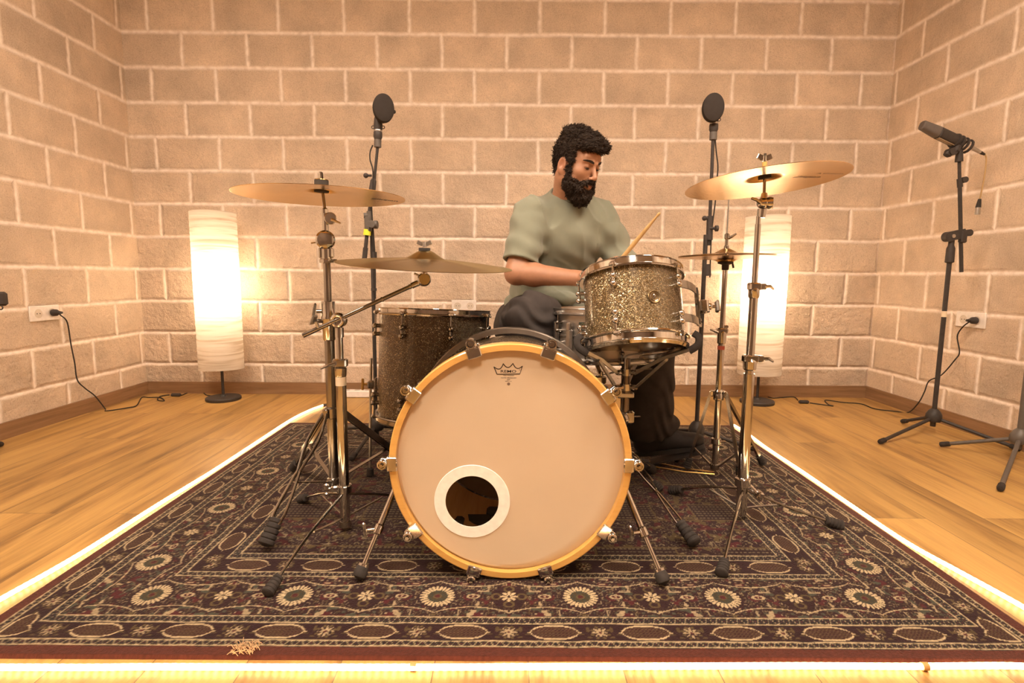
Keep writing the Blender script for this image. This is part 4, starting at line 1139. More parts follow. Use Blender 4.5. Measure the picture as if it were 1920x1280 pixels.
# ------------------------------------------------------------------ tripod basket under the rack tom
def tom_stand():
    X, Y = .383, 1.775
    P = lambda z: V(X, Y, z)
    zz = lambda py: at(1196, py, Y)[2]
    root = thing('tom_stand', 'chrome basket stand holding the glittery tom, its post right of the bass drum', 'drum stand', (X, Y, RZ))
    m = MB(); m.tube(P(.06), P(zz(822)), .0150, n=20); m.build('lower_tube', M_chromed, root)
    m = MB(); m.tube(P(zz(850)), P(zz(800)), .011, n=20); m.build('neck', M_chrome, root)
    m = MB(); m.box(P(zz(852)), (.036, .03, .036), None, .006); m.box(P(zz(880)), (.026, .026, .022), None, .004); m.build('height_clamp', M_chrome, root)
    c = P(zz(784)); m = MB()
    m.lathe([(0, -.016), (.022, -.016), (.028, -.008), (.028, .008), (.022, .014), (0, .014)], c+V(-.014, -.01, 0), norm(V(-.5, -1, 0)), 28); m.box(c+V(.014, -.004, .006), (.032, .03, .044), None, .006)
    m.tube(c+V(.03, -.006, .008), c+V(.052, -.006, .008), .0035); m.build('gear_tilter', M_chromed, root)
    m = MB(); m.tube(P(zz(775)), P(zz(672)), .0145, n=20); m.build('post', simple('dark_chrome', (.18, .15, .14), .2, 1.), root)
    m = MB(); m.box(P(zz(740)), (.056, .03, .020), None, .004); m.build('adjuster_nut', M_steel, root)
    hubs = []
    for py in (697, 725):
        m = MB(); m.tube(P(zz(py)-.011), P(zz(py)+.011), .018); hubs.append(P(zz(py)))
        for a in (-150, 90, -20):
            d = V(math.cos(math.radians(a)), math.sin(math.radians(a)), 0); m.box(P(zz(py))+d*.026, (.020, .028, .016), frame(V(0, 0, 1), d), .004)
        m.build('arm_hub', M_chrome, root)
    for a, spread in ((-168, 1), (75, 1), (-18, 1)):
        ar = math.radians(a)
        d = V(math.cos(ar), math.sin(ar), 0); t = np.cross(V(0, 0, 1), d)
        # point on the tom's lower hoop in that direction
        dd = norm(d-TA*np.dot(d, TA)); tip = TO+dd*(TR+.022)-TA*(TH+.012)
        h0_ = hubs[0]+d*.034; h1_ = hubs[1]+d*.034
        te = tip-TA*.024-d*.010; mid = te+(h0_-te)*.42
        m = MB(); m.strap([h0_, h0_+(tip-h0_)*.5, tip-TA*.024-d*.010], .022, .010, t); lg = m.build('basket_arm', M_steel, root)
        m = MB(); m.strap([h1_, mid], .020, .008, t); m.tube(mid-t*.012, mid+t*.012, .0045); m.build('arm_strut', M_steel, lg)
        m = MB()
        m.path([tip-TA*.030-d*.015, tip-TA*.010+d*.012, tip+TA*.014+d*.016, tip+TA*.026+d*.002], .0092, n=10, smooth=4, flat=(1.25, 1), up=t)
        m.build('rubber_grip', M_rubber, lg)
    m = MB(); b = hubs[0]
    m.path([b+V(-.006, -.012, .01), b+V(-.004, -.012, .05), b+V(.012, -.014, .060), b+V(.05, -.016, .064)], .003, n=8, smooth=5); m.build('wire_hook', M_steel, root)
    hub = P(.20); m = MB(); m.lathe([(.016, -.014), (.022, -.010), (.022, .010), (.016, .014)], hub, (0, 0, 1)); m.build('leg_collar', M_chromed, root)
    for f in (fl(1303, 1036), fl(1222, 893), V(.045, 1.86, 0)):
        ft = ground(f, .02); d = norm((ft-hub)*V(1, 1, 0)); t = np.cross(V(0, 0, 1), d)
        two_rod_leg(root, hub+d*.02, ft, t, .004, .012, .0028, M_chrome, (.25, .45), .020)
tom_stand()

def snare_stand():
    X, Y = .335, 1.985
    P = lambda z: V(X, Y, z)
    root = thing('snare_stand', 'low chrome snare stand mostly hidden behind the bass drum', 'drum stand', (X, Y, RZ))
    zb = SO[2]-SH-.02
    m = MB(); m.tube(P(.08), P(zb-.10), .013, n=16); m.build('lower_tube', M_chromed, root)
    m = MB(); m.tube(P(zb-.12), P(zb-.045), .010, n=16); m.box(P(zb-.075), (.04, .03, .03), None, .005); m.build('tilter', M_chrome, root)
    for a in (-150, 90, -30):
        ar = math.radians(a); d = V(math.cos(ar), math.sin(ar), 0); t = np.cross(V(0, 0, 1), d)
        tip = V(SO[0], SO[1], 0)+d*(SR_+.022)+V(0, 0, zb+.01)
        m = MB(); m.strap([P(zb-.055)+d*.01, P(zb-.035)+d*.08, tip-V(0, 0, .022)-d*.01], .016, .005, t, smooth=3); lg = m.build('basket_arm', M_steel, root)
        m = MB(); m.path([tip-V(0, 0, .024)-d*.014, tip+d*.008-V(0, 0, .01), tip+V(0, 0, .018)+d*.002], .008, n=8, smooth=3); m.build('rubber_grip', M_rubber, lg)
        m = MB(); f = ground(P(0)+d*.24, .018); m.strap([P(.22)+d*.015, f], .014, .004, t); m.strap([P(.10)+d*.013, P(.22)*.45+f*.55+V(0, 0, 0)], .01, .003, t); lg = m.build('leg', M_chromed, root)
        ribfoot(f, f-P(.22), lg, .015, .04)
snare_stand()
# ------------------------------------------------------------------ microphones and their stands
def mic_tripod(name, label, X, Y, zhub, feet, ztop, tube_r=.0095, mat=None, group=None, lift=0.):
    root = thing(name, label, 'microphone stand', (X, Y, lift), group)
    mat = mat or M_black; P = lambda z: V(X, Y, z)
    m = MB(); m.lathe([(.012, -.05), (.012, -.028), (.030, -.024), (.036, -.012), (.034, .012), (.024, .030), (.014, .040)], P(zhub+.01), (0, 0, 1), 24)
    m.build('hub', mat, root)
    m = MB(); m.tube(P(zhub+.03), P(ztop), tube_r, n=16); m.build('pole', mat, root)
    for f in feet:
        f = V(f[0], f[1], lift+.0135); d = norm((f-P(0))*V(1, 1, 0)); m = MB(); m.tube(P(zhub)+d*.025, f, .0085, n=12)
        lg = m.build('leg', mat, root); dr = norm(f-P(zhub))
        m = MB(); m.lathe([(.0085, -.035), (.0115, -.032), (.0125, -.006), (.0105, .004), (.004, .007)], f, dr, 16); m.build('rubber_foot', M_rubber, lg)
    return root, P

def clutch(root, c, name='boom_clutch'):
    m = MB(); m.lathe([(0, -.016), (.021, -.016), (.023, -.012), (.023, .012), (.021, .016), (0, .016)], c, (0, 1, 0), 24)
    m.tube(c+V(.01, 0, 0), c+V(.034, 0, -.002), .008); m.lathe([(.006, 0), (.015, .003), (.015, .018), (.010, .021)], c+V(.030, 0, -.002), (1, 0, 0), 12)
    return m.build(name, M_plast, root)

def overhead(X, Y, label, mlabel, feet, sg):
    lift = 0.0 if Y > RY1 else RZ
    top_px = {-1: 430, 1: 470}[sg]
    if sg < 0:
        root, P = mic_tripod('microphone_stand', label, X, Y, .085, feet, at(700, 425, Y)[2], .0085, lift=lift)
        m = MB(); m.tube(at(701, 500, Y), at(701, 472, Y), .016, .013); m.tube(at(701, 545, Y), at(701, 540, Y), .013); m.build('sleeve', M_plast, root)
        b0 = at(683, 489, Y-.03); b1 = at(692, 400, Y-.03); b2 = at(701, 345, Y-.03); b3 = at(708, 276, Y-.03)
        m = MB(); m.tube(b0, b1, .0082); m.tube(b0, b0+(b1-b0)*.28, .011); m.tube(b1, b2, .0078); m.tube(b2, b3, .0062)
        m.build('boom_arm', M_black, root)
        m = MB(); m.tube(at(692, 424, Y-.03), at(693, 396, Y-.03), .013, .013); m.box(at(690, 420, Y-.03), (.028, .028, .07), None, .006)
        m.tube(at(682, 404, Y-.035), at(690, 404, Y-.03), .012); m.lathe([(.006, 0), (.018, .003), (.018, .018), (.012, .021)], at(700, 421, Y-.03), (1, 0, 0), 12)
        m.lathe([(0, -.01), (.016, -.01), (.016, .01), (0, .01)], at(697, 420, Y-.045), (0, 1, 0)); m.build('boom_clutch', M_grey, root)
        m = MB(); m.tube(at(688, 441, Y-.03), at(689, 430, Y-.03), .0165, .0155); m.build('tape', M_yellow, root, label='bright yellow tape band')
        m = MB(); m.lathe([(.009, -.05), (.016, -.046), (.013, .02), (.008, .03)], at(699, 348, Y-.03), norm(b3-b1), 16); m.ball(at(686, 329, Y-.04), .011); m.tube(at(686, 329, Y-.04), at(697, 329, Y-.03), .005); m.build('extension_lock', M_plast, root)
        base, tip = b3, at(719, 203, Y-.06)
        head_dir = norm(V(.42, -1, .0)); lean = norm(at(709, 235, Y-.03)-b3)
        asp = .74
    else:
        root, P = mic_tripod('microphone_stand', label, X, Y, .085, feet, at(1330, 440, Y)[2], .0095, lift=lift)
        m = MB(); m.tube(at(1326, 517, Y), at(1326, 495, Y), .017, .014); m.build('sleeve', M_plast, root)
        m = MB(); m.tube(at(1329, 460, Y), at(1337, 262, Y), .0072); m.build('extension_pole', M_black, root)
        m = MB(); m.tube(at(1330, 450, Y), at(1331, 405, Y), .014, .013); m.tube(at(1321, 409, Y), at(1331, 409, Y), .008); m.ball(at(1321, 409, Y), .011)
        m.tube(at(1331, 428, Y-.01), at(1343, 428, Y-.02), .006); m.lathe([(.004, 0), (.013, .003), (.013, .014), (.008, .016)], at(1340, 428, Y-.02), (1, 0, 0), 12); m.build('extension_lock', M_plast, root)
        base, tip = at(1337, 262, Y), at(1337, 202, Y-.03)
        head_dir = norm(V(-.12, -1, .0)); lean = V(0, 0, 1); asp = .78
    # cable from the microphone along the pole
    px = 1 if sg > 0 else -1
    if sg > 0: pts = [at(1341, 262, Y), at(1343, 285, Y), at(1346, 310, Y-.01), at(1345, 330, Y-.01), at(1341, 380, Y-.01), at(1334, 440, Y-.01), at(1331, 520, Y-.01)]
    else: pts = [at(699, 272, Y-.03), at(694, 285, Y-.03), at(694, 300, Y-.035), at(699, 318, Y-.04), at(699, 345, Y-.045), at(697, 390, Y-.04), at(703, 480, Y-.01), at(704, 560, Y-.01)]
    m = MB(); m.path(pts, .0030, n=8, smooth=6); o = m.build('microphone_cable', M_rubber, None, loc=pts[-1])
    tag(o, ('thin black cable running down the left' if sg < 0 else 'thin black cable running down the right')+' overhead microphone stand', 'cable', 'overhead microphone cables')
    # microphone
    mic = thing('round_microphone', mlabel, 'microphone', base, 'overhead microphones')
    u = lean; m = MB()
    m.lathe([(.010, -.002), (.0155, 0), (.0155, .030), (.0135, .032)], base, u, 20); m.build('thread_adapter', M_grey, mic)
    m = MB(); m.lathe([(.014, 0), (.0185, .012), (.0185, .030), (.0170, .034)], base+u*.03, u, 20); m.build('connector', M_plast, mic)
    m = MB(); m.lathe([(.0172, 0), (.0178, .002), (.0178, .006), (.0172, .008)], base+u*.064, u, 20); m.build('ring', M_steel, mic, label='pale metal ring')
    m = MB(); m.lathe([(.0175, 0), (.019, .02), (.0175, .045), (.012, .068), (.006, .078)], base+u*.071, u, 20)
    F = frame(u)
    for g in (-1, 1): m.torus(base+u*.083+V(g*.022, 0, 0), V(0, 1, 0), .006, .0018, 12, 5)
    m.build('body', M_plast, mic)
    A = norm(head_dir); hc = tip; up = norm(V(0, 0, 1)-A*A[2]); sd = np.cross(A, up); Fh = np.stack([sd, up, A], 1)
    m = MB(); n = 40; a = np.arange(n)*2*PI/n; rings = []
    for z, k in ((-.022, .80), (-.018, .95), (-.008, 1.0), (.006, 1.0), (.014, .96), (.018, .80), (.019, .4)):
        rings.append(hc+np.outer(np.cos(a)*.0445*k, sd)+np.outer(np.sin(a)*.0585*k, up)+A*z)
    m.loft(rings); hd = m.build('round_head', simple('mic_grille_black', (.040, .033, .030), .85, spec=.1, bump=.4, bscale=900), mic)
    m = MB(); m.torus(hc+A*.0, A, .057, .0035, 40, 6) if False else m.tube(base+u*.14, hc-up*.055, .006, .008); m.ball(hc+sd*(-.046 if sg < 0 else 0)-up*.006-A*.01, .008)
    m.build('swivel', M_plast, mic)
overhead(-.620, 2.45, 'black boom microphone stand with yellow tape behind the floor tom', 'round black overhead microphone above the left crash', [(-.66, 2.19, 0), (-.88, 2.62, 0), (-.36, 2.60, 0)], -1)
overhead(.848, 2.40, 'straight black microphone stand behind the hi-hat', 'round black overhead microphone above the hi-hat and right crash', [(.70, 2.20, 0), (1.10, 2.36, 0), (.80, 2.66, 0)], 1)

# right-hand stand with the slanted microphone
def stand_g():
    hub = fl(1748, 800, .07); X, Y = 2.135, 2.665
    root, P = mic_tripod('microphone_stand', 'tall black microphone stand with a cream tape band near the right wall', X, Y, .085, [fl(1650, 833), fl(1692, 794), (2.33, 2.40, 0)], at(1780, 460, Y)[2], .0105)
    m = MB(); m.tube(P(at(1765, 594, Y)[2]), P(at(1765, 583, Y)[2]), .0112); m.build('tape', M_cream, root, label='cream tape band')
    m = MB(); m.lathe([(.012, 0), (.019, .004), (.018, .07), (.0125, .085), (.0125, .11)], P(at(1775, 493, Y)[2]), (0, 0, 1), 16); m.build('sleeve', M_plast, root)
    c = at(1783, 443, Y); c1 = at(1806, 439, Y-.01)
    m = MB(); m.strap([c+V(-.016, 0, -.002), c1+V(.004, 0, .004)], .044, .030, V(0, 0, 1)); m.lathe([(0, -.016), (.024, -.016), (.024, .016), (0, .016)], c+V(-.012, 0, -.002), (0, 1, 0)); m.lathe([(0, -.02), (.016, -.018), (.016, .018), (0, .02)], c1+V(.018, 0, .006), (0, 1, 0))
    m.box(c1+V(-.004, -.004, -.012), (.028, .028, .06), None, .005); m.build('boom_clutch', M_plast, root)
    m = MB(); m.lathe([(0, 0), (.009, 0), (.009, .004), (0, .005)], c+V(-.002, -.017, 0), (0, -1, 0)); m.build('bolt', M_steel, root)
    m = MB(); m.tube(at(1802.5, 510, Y-.01), at(1799.5, 345, Y-.01), .0085); m.tube(at(1799.5, 350, Y-.01), at(1798.5, 300, Y-.01), .0070); m.build('boom_arm', M_black, root)
    m = MB(); m.tube(at(1800, 351, Y-.01), at(1799, 335, Y-.01), .0115); m.tube(at(1800, 338, Y-.01), at(1808, 337, Y-.01), .007); m.lathe([(0, -.009), (.014, -.009), (.014, .009), (0, .009)], at(1808, 337, Y-.015), (0, 1, 0)); m.build('extension_lock', M_plast, root)
    m = MB(); m.tube(at(1798, 303, Y-.01), at(1799, 284, Y-.01), .0165, .014); m.tube(at(1799, 286, Y-.01), at(1796, 272, Y-.01), .012); m.build('thread_adapter', M_plast, root)
    # microphone
    a = at(1728, 234, Y-.03); b = at(1822, 279, Y-.0); u = norm(b-a)
    mic = thing('condenser_microphone', 'grey-headed condenser microphone slanting on the tall stand by the right wall', 'microphone', at(1799, 272, Y))
    F = np.stack([norm(np.cross(V(0, 1, 0), u)), norm(np.cross(u, np.cross(V(0, 1, 0), u))), u], 1)
    Lm = np.linalg.norm(b-a)
    def seg(t0, t1, w0, w1, d0, d1, nm, mat, par):
        m = MB(); rings = []; k = 24; an = np.arange(k)*2*PI/k
        for t, w, d in ((t0, w0*.82, d0*.82), (t0+.012, w0, d0), (t1-.012, w1, d1), (t1, w1*.9, d1*.9)):
            sx = np.sign(np.cos(an))*np.abs(np.cos(an))**.7; sy = np.sign(np.sin(an))*np.abs(np.sin(an))**.7
            rings.append(a+u*Lm*t+np.outer(sx*w, F[:, 0])+np.outer(sy*d, F[:, 1]))
        m.loft(rings); return m.build(nm, mat, par)
    seg(0, .32, .021, .0265, .018, .024, 'grille', simple('mic_grille_grey', (.15, .13, .12), .45, .6, bump=.8, bscale=900), mic)
    seg(.32, .74, .0265, .0265, .024, .024, 'body', M_black, mic)
    m = MB(); m.strap([a+u*Lm*.34+F[:, 0]*.0255+V(0, -.006, 0), a+u*Lm*.70+F[:, 0]*.0255+V(0, -.006, 0)], .018, .004, V(0, -1, 0)); m.build('face_plate', simple('plate_bronze', (.35, .27, .18), .4, .6), mic, label='lighter metal face plate')
    m = MB()
    for t in (.66, .74, .82, .9): m.lathe([(.0265, -.005), (.034, -.004), (.034, .004), (.0265, .005)], a+u*Lm*t, u, 12, closed=True)
    c = at(1790, 280, Y-.01)
    m.box(c, (.05, .04, .03), frame(u), .008); m.lathe([(0, -.02), (.018, -.02), (.018, .02), (0, .02)], at(1783, 285, Y-.01), (0, 1, 0)); m.box(at(1777, 289, Y-.01), (.026, .03, .022), frame(V(.5, 0, 1)), .005)
    m.build('shock_mount', M_plast, mic)
    # short adapter cable hanging from it
    b2 = at(1826, 279, Y); b3 = at(1838, 285.5, Y)
    cab = thing('adapter_cable', 'thin yellowish adapter cable hanging from the slanted microphone', 'cable', b3)
    m = MB(); m.tube(b2-(b3-b2)*.3, b3, .0095, .0075); m.build('connector', M_steel, cab)
    m = MB(); m.tube(b3, at(1846, 289.5, Y), .0078, .005); m.build('strain_relief', M_rubber, cab)
    m = MB(); m.path([at(1846, 289, Y), at(1849, 296, Y), at(1848, 315, Y), at(1844, 340, Y), at(1840, 360, Y), at(1837, 374, Y)], .0032, n=8, smooth=5); m.build('wire', simple('tan_wire', (.42, .27, .12), .5), cab)
    m = MB(); m.tube(at(1837, 373, Y), at(1834, 389, Y), .0065, .0115); m.build('boot', M_rubber, cab)
    m = MB(); m.tube(at(1834, 389, Y), at(1832.5, 402, Y), .0112); m.build('plug_shell', M_steel, cab)
stand_g()
# second stand at the right edge
root, P = mic_tripod('microphone_stand', 'grey microphone stand cut off by the right edge of the picture', 2.20, 2.27, .095, [fl(1764, 838), fl(1875, 922), (2.30, 2.02, 0)], 1.30, .0125, M_grey)
m = MB(); m.lathe([(.013, 0), (.019, .004), (.018, .06), (.013, .07)], P(.92), (0, 0, 1), 16); m.build('sleeve', M_plast, root)
# a third stand whose foot only shows
root, P = mic_tripod('microphone_stand', 'black microphone stand outside the frame, only a rubber foot shows at the lower right edge', 1.88, 1.52, .085, [fl(1919, 985)+V(.012, 0, 0), (1.98, 1.20, 0), (2.16, 1.60, 0)], 1.2, .0095)
# left edge: stand outside the frame, its clutch and one foot peeking in
root, P = mic_tripod('microphone_stand', 'black microphone stand beyond the left edge, clutch and foot tip peeking in', -2.215, 2.16, .085, [(-2.040, 2.072, 0), (-2.28, 2.00, 0), (-2.30, 2.38, 0)], .74, .0095)
c = at(3, 560, 2.16)
m = MB(); m.box(c+V(-.025, 0, 0), (.082, .036, .056), None, .008); m.tube(V(-2.215, 2.16, .70), V(-2.215, 2.16, c[2]), .014); m.tube(V(-2.215, 2.16, c[2]), c, .012); m.build('boom_clutch', M_plast, root)
m = MB(); m.torus(c+V(.002, -.01, -.034), (0, 1, 0), .008, .0025, 16, 6); m.build('ring', M_black, root)

# ------------------------------------------------------------------ paper floor lamps
def paper_mat():
    m, nt, b = nmat('rice_paper')
    out = nt.nodes['Material Output']
    tc = N(nt, 'ShaderNodeTexCoord'); mp = N(nt, 'ShaderNodeMapping'); mp.inputs['Scale'].default_value = (2, 2, 34); L(nt, tc.outputs['Object'], mp.inputs[0])
    nz = N(nt, 'ShaderNodeTexNoise', i_Scale=1.3, i_Detail=4., i_Distortion=.6); L(nt, mp.outputs[0], nz.inputs['Vector'])
    r = ramp(nt, nz.outputs[0], [(.35, (.62, .54, .44)), (.5, (.86, .80, .72)), (.7, (.92, .88, .82))])
    tr = N(nt, 'ShaderNodeBsdfTranslucent'); df = N(nt, 'ShaderNodeBsdfDiffuse'); tp = N(nt, 'ShaderNodeBsdfTransparent')
    L(nt, r.outputs[0], tr.inputs[0]); L(nt, r.outputs[0], df.inputs[0]); tp.inputs[0].default_value = (1, .95, .88, 1)
    bp = N(nt, 'ShaderNodeBump', i_Strength=.8, i_Distance=.004); L(nt, nz.outputs[0], bp.inputs['Height'])
    L(nt, bp.outputs[0], tr.inputs['Normal']); L(nt, bp.outputs[0], df.inputs['Normal'])
    m1 = N(nt, 'ShaderNodeMixShader'); m1.inputs[0].default_value = .35; L(nt, tr.outputs[0], m1.inputs[1]); L(nt, df.outputs[0], m1.inputs[2])
    m2 = N(nt, 'ShaderNodeMixShader'); m2.inputs[0].default_value = .10; L(nt, m1.outputs[0], m2.inputs[1]); L(nt, tp.outputs[0], m2.inputs[2])
    L(nt, m2.outputs[0], out.inputs[0]); nt.nodes.remove(b)
    return m
M_paper = paper_mat()
def floor_lamp(X, Y, label, px, W):
    root = thing('floor_lamp', label, 'floor lamp', (X, Y, 0), 'paper floor lamps')
    z0, z1 = at(px, 690 if px < 960 else 700, Y)[2], at(px, 398 if px < 960 else 406, Y)[2]
    R = .128; m = MB(); n = 64; a = np.arange(n)*2*PI/n; rings = []; rng = np.random.RandomState(3)
    for z in np.linspace(z0, z1, 90):
        rr = R*(1+.006*math.sin(z*160)+.004*rng.randn()*.5); rings.append(np.stack([X+np.cos(a)*rr, Y+np.sin(a)*rr, np.full(n, z)+.002*np.sin(a*2+z*20)], 1))
    m.loft(rings, False, False); m.build('paper_shade', M_paper, root)
    m = MB(); m.lathe([(0, 0), (.100, 0), (.102, .004), (.102, .016), (.096, .021), (.02, .024), (.013, .034), (0, .034)], V(X, Y, 0), (0, 0, 1), 48); m.build('base', M_black, root)
    m = MB(); m.tube(V(X, Y, .03), V(X, Y, .62), .0085, n=14); m.build('stem', M_black, root)
    m = MB(); m.torus(V(X, Y, z1-.004), (0, 0, 1), R-.003, .002, 48, 6); m.torus(V(X, Y, z0+.006), (0, 0, 1), R-.003, .002, 48, 6)
    for k in range(3):
        an = 2*PI*k/3; m.tube(V(X, Y, .60), V(X+math.cos(an)*(R-.003), Y+math.sin(an)*(R-.003), .60), .0015, n=6)
    m.build('wire_frame', M_steel, root)
    m = MB(); m.tube(V(X, Y, .60), V(X, Y, .66), .018); m.build('socket', M_white, root)
    bm, nt, b = nmat('lit_bulb'); e = N(nt, 'ShaderNodeEmission'); e.inputs[0].default_value = (1, .78, .54, 1); e.inputs[1].default_value = BULB
    L(nt, e.outputs[0], nt.nodes['Material Output'].inputs[0])
    m = MB(); m.ball(V(X, Y, .715), .034, (1, 1, 1.25), n=20); m.build('bulb', bm, root)
    return root
BULB = 85.
L1 = (-1.803, 3.345); L2 = (1.555, 3.345)
floor_lamp(*L1, 'left paper column floor lamp glowing in front of the back wall', 412, .25)
floor_lamp(*L2, 'right paper column floor lamp glowing behind the right crash stand', 1440, .25)

# ------------------------------------------------------------------ sockets, plugs, cables, power strip
def socket(cen, nrm, label, w=.178, h=.078, plugs=()):
    n = norm(nrm); up = V(0, 0, 1); x = np.cross(up, n); F = np.stack([x, up, n], 1)
    root = thing('wall_socket', label, 'wall socket', cen, 'double wall sockets')
    m = MB(); m.box(cen+n*.005, (w, h, .010), F, .003); m.build('plate', M_white, root)
    for g in (-1, 1):
        c = cen+x*g*.041
        m = MB(); m.lathe([(.0185, .0105), (.0210, .0110), (.0225, .0105)], c, n, 28, closed=True); m.tube(c+n*.0090, c+n*.0106, .0186, n=28)
        rg = m.build('outlet_well', simple('well_grey', (.62, .54, .46), .5), root)
        m = MB()
        for k in (-1, 1): m.tube(c+x*k*.0085+n*.010, c+x*k*.0085+n*.0112, .0026, n=10)
        m.build('contact_hole', M_rubber, rg)
    return root
sl = V(XL, 2.785, .578); socket(sl, V(1, 0, 0), 'double wall socket on the left wall with a black plug in it')
sr = V(XR, 2.768, .576); socket(sr, V(-1, 0, 0), 'double wall socket on the right wall with a black plug in it')
sb = at(870, 573, YB); socket(V(sb[0], YB, sb[2]), V(0, -1, 0), 'empty double wall socket on the back wall above the floor tom', .158, .076)

def power_cord(label, plug, n, pts, sw, after):
    root = thing('lamp_cord', label, 'power cord', (pts[-1][0], pts[-1][1], 0), 'lamp cords')
    m = MB(); n = norm(n)
    m.lathe([(.0165, 0), (.018, .004), (.017, .022), (.009, .034), (.006, .050)], plug+n*.0118, n, 20); m.build('plug', M_plast, root)
    m = MB(); m.path([plug+n*.055]+pts, .0032, n=8, smooth=6); m.build('cord', M_rubber, root)
    m = MB(); m.box(sw, (.062, .026, .020), frame(V(0, 0, 1), V(0, 1, 0)), .006); m.build('foot_switch', M_plast, root)
    m = MB(); m.path(after, .0032, n=8, smooth=6); m.build('lamp_lead', M_rubber, root)
g = .0035
def F0(px, py): return fl(px, py, g)
wl = lambda px, py, X: (lambda d: V(0, 0, CAMH)+d*X/d[0])(_ray(px, py))
pl = V(XL, 2.785+.041, .578)
pts = [wl(113, 590, XL+.07), wl(126, 604, XL+.05), wl(133, 645, XL+.03), wl(140, 680, XL+.03), wl(145, 712, XL+.03), wl(160, 728, XL+.04), wl(178, 742, XL+.045), V(XL+.05, F0(180, 766)[1], .004), F0(200, 770), F0(240, 764), F0(256, 760), F0(266, 745), F0(280, 745), F0(300, 745), F0(308, 751), F0(296, 750), F0(300, 743), F0(318, 740)]
power_cord('black lamp cord with a foot switch from the left wall socket to the left lamp', pl, V(1, 0, 0), pts, fl(330, 740, .0105), [F0(340, 741), F0(360, 733), F0(376, 730), F0(386, 740), F0(402, 742)])
pr_ = V(XR, 2.768-.041, .576)
pts = [wl(1820, 601, XR-.07), wl(1806, 612, XR-.05), wl(1795, 630, XR-.03), wl(1799, 660, XR-.03), wl(1790, 675, XR-.04), wl(1765, 703, XR-.04), wl(1742, 714, XR-.03), wl(1733, 735, XR-.04), wl(1722, 755, XR-.06), F0(1703, 773), F0(1680, 771), F0(1640, 766), F0(1615, 757), F0(1580, 754), F0(1548, 750), F0(1553, 758), F0(1562, 761), F0(1540, 758), F0(1518, 755)]
power_cord('black lamp cord with a foot switch from the right wall socket to the right lamp', pr_, V(-1, 0, 0), pts, fl(1507, 753, .0105), [F0(1496, 750), F0(1488, 744), F0(1465, 745), F0(1450, 746), F0(1440, 744)])
ps = thing('power_strip', 'white power strip lying on the floor along the back wall', 'power strip', (-1.07, 3.44, 0))
m = MB(); m.box(V(-1.02, 3.44, .024), (.30, .055, .046), None, .006); m.build('housing', M_white, ps)
for k in range(4):
    m = MB(); m.tube(V(-1.12+.066*k, 3.44, .046), V(-1.12+.066*k, 3.44, .048), .018, n=20); m.build('outlet_well', simple('strip_well', (.5, .45, .4), .5), ps)
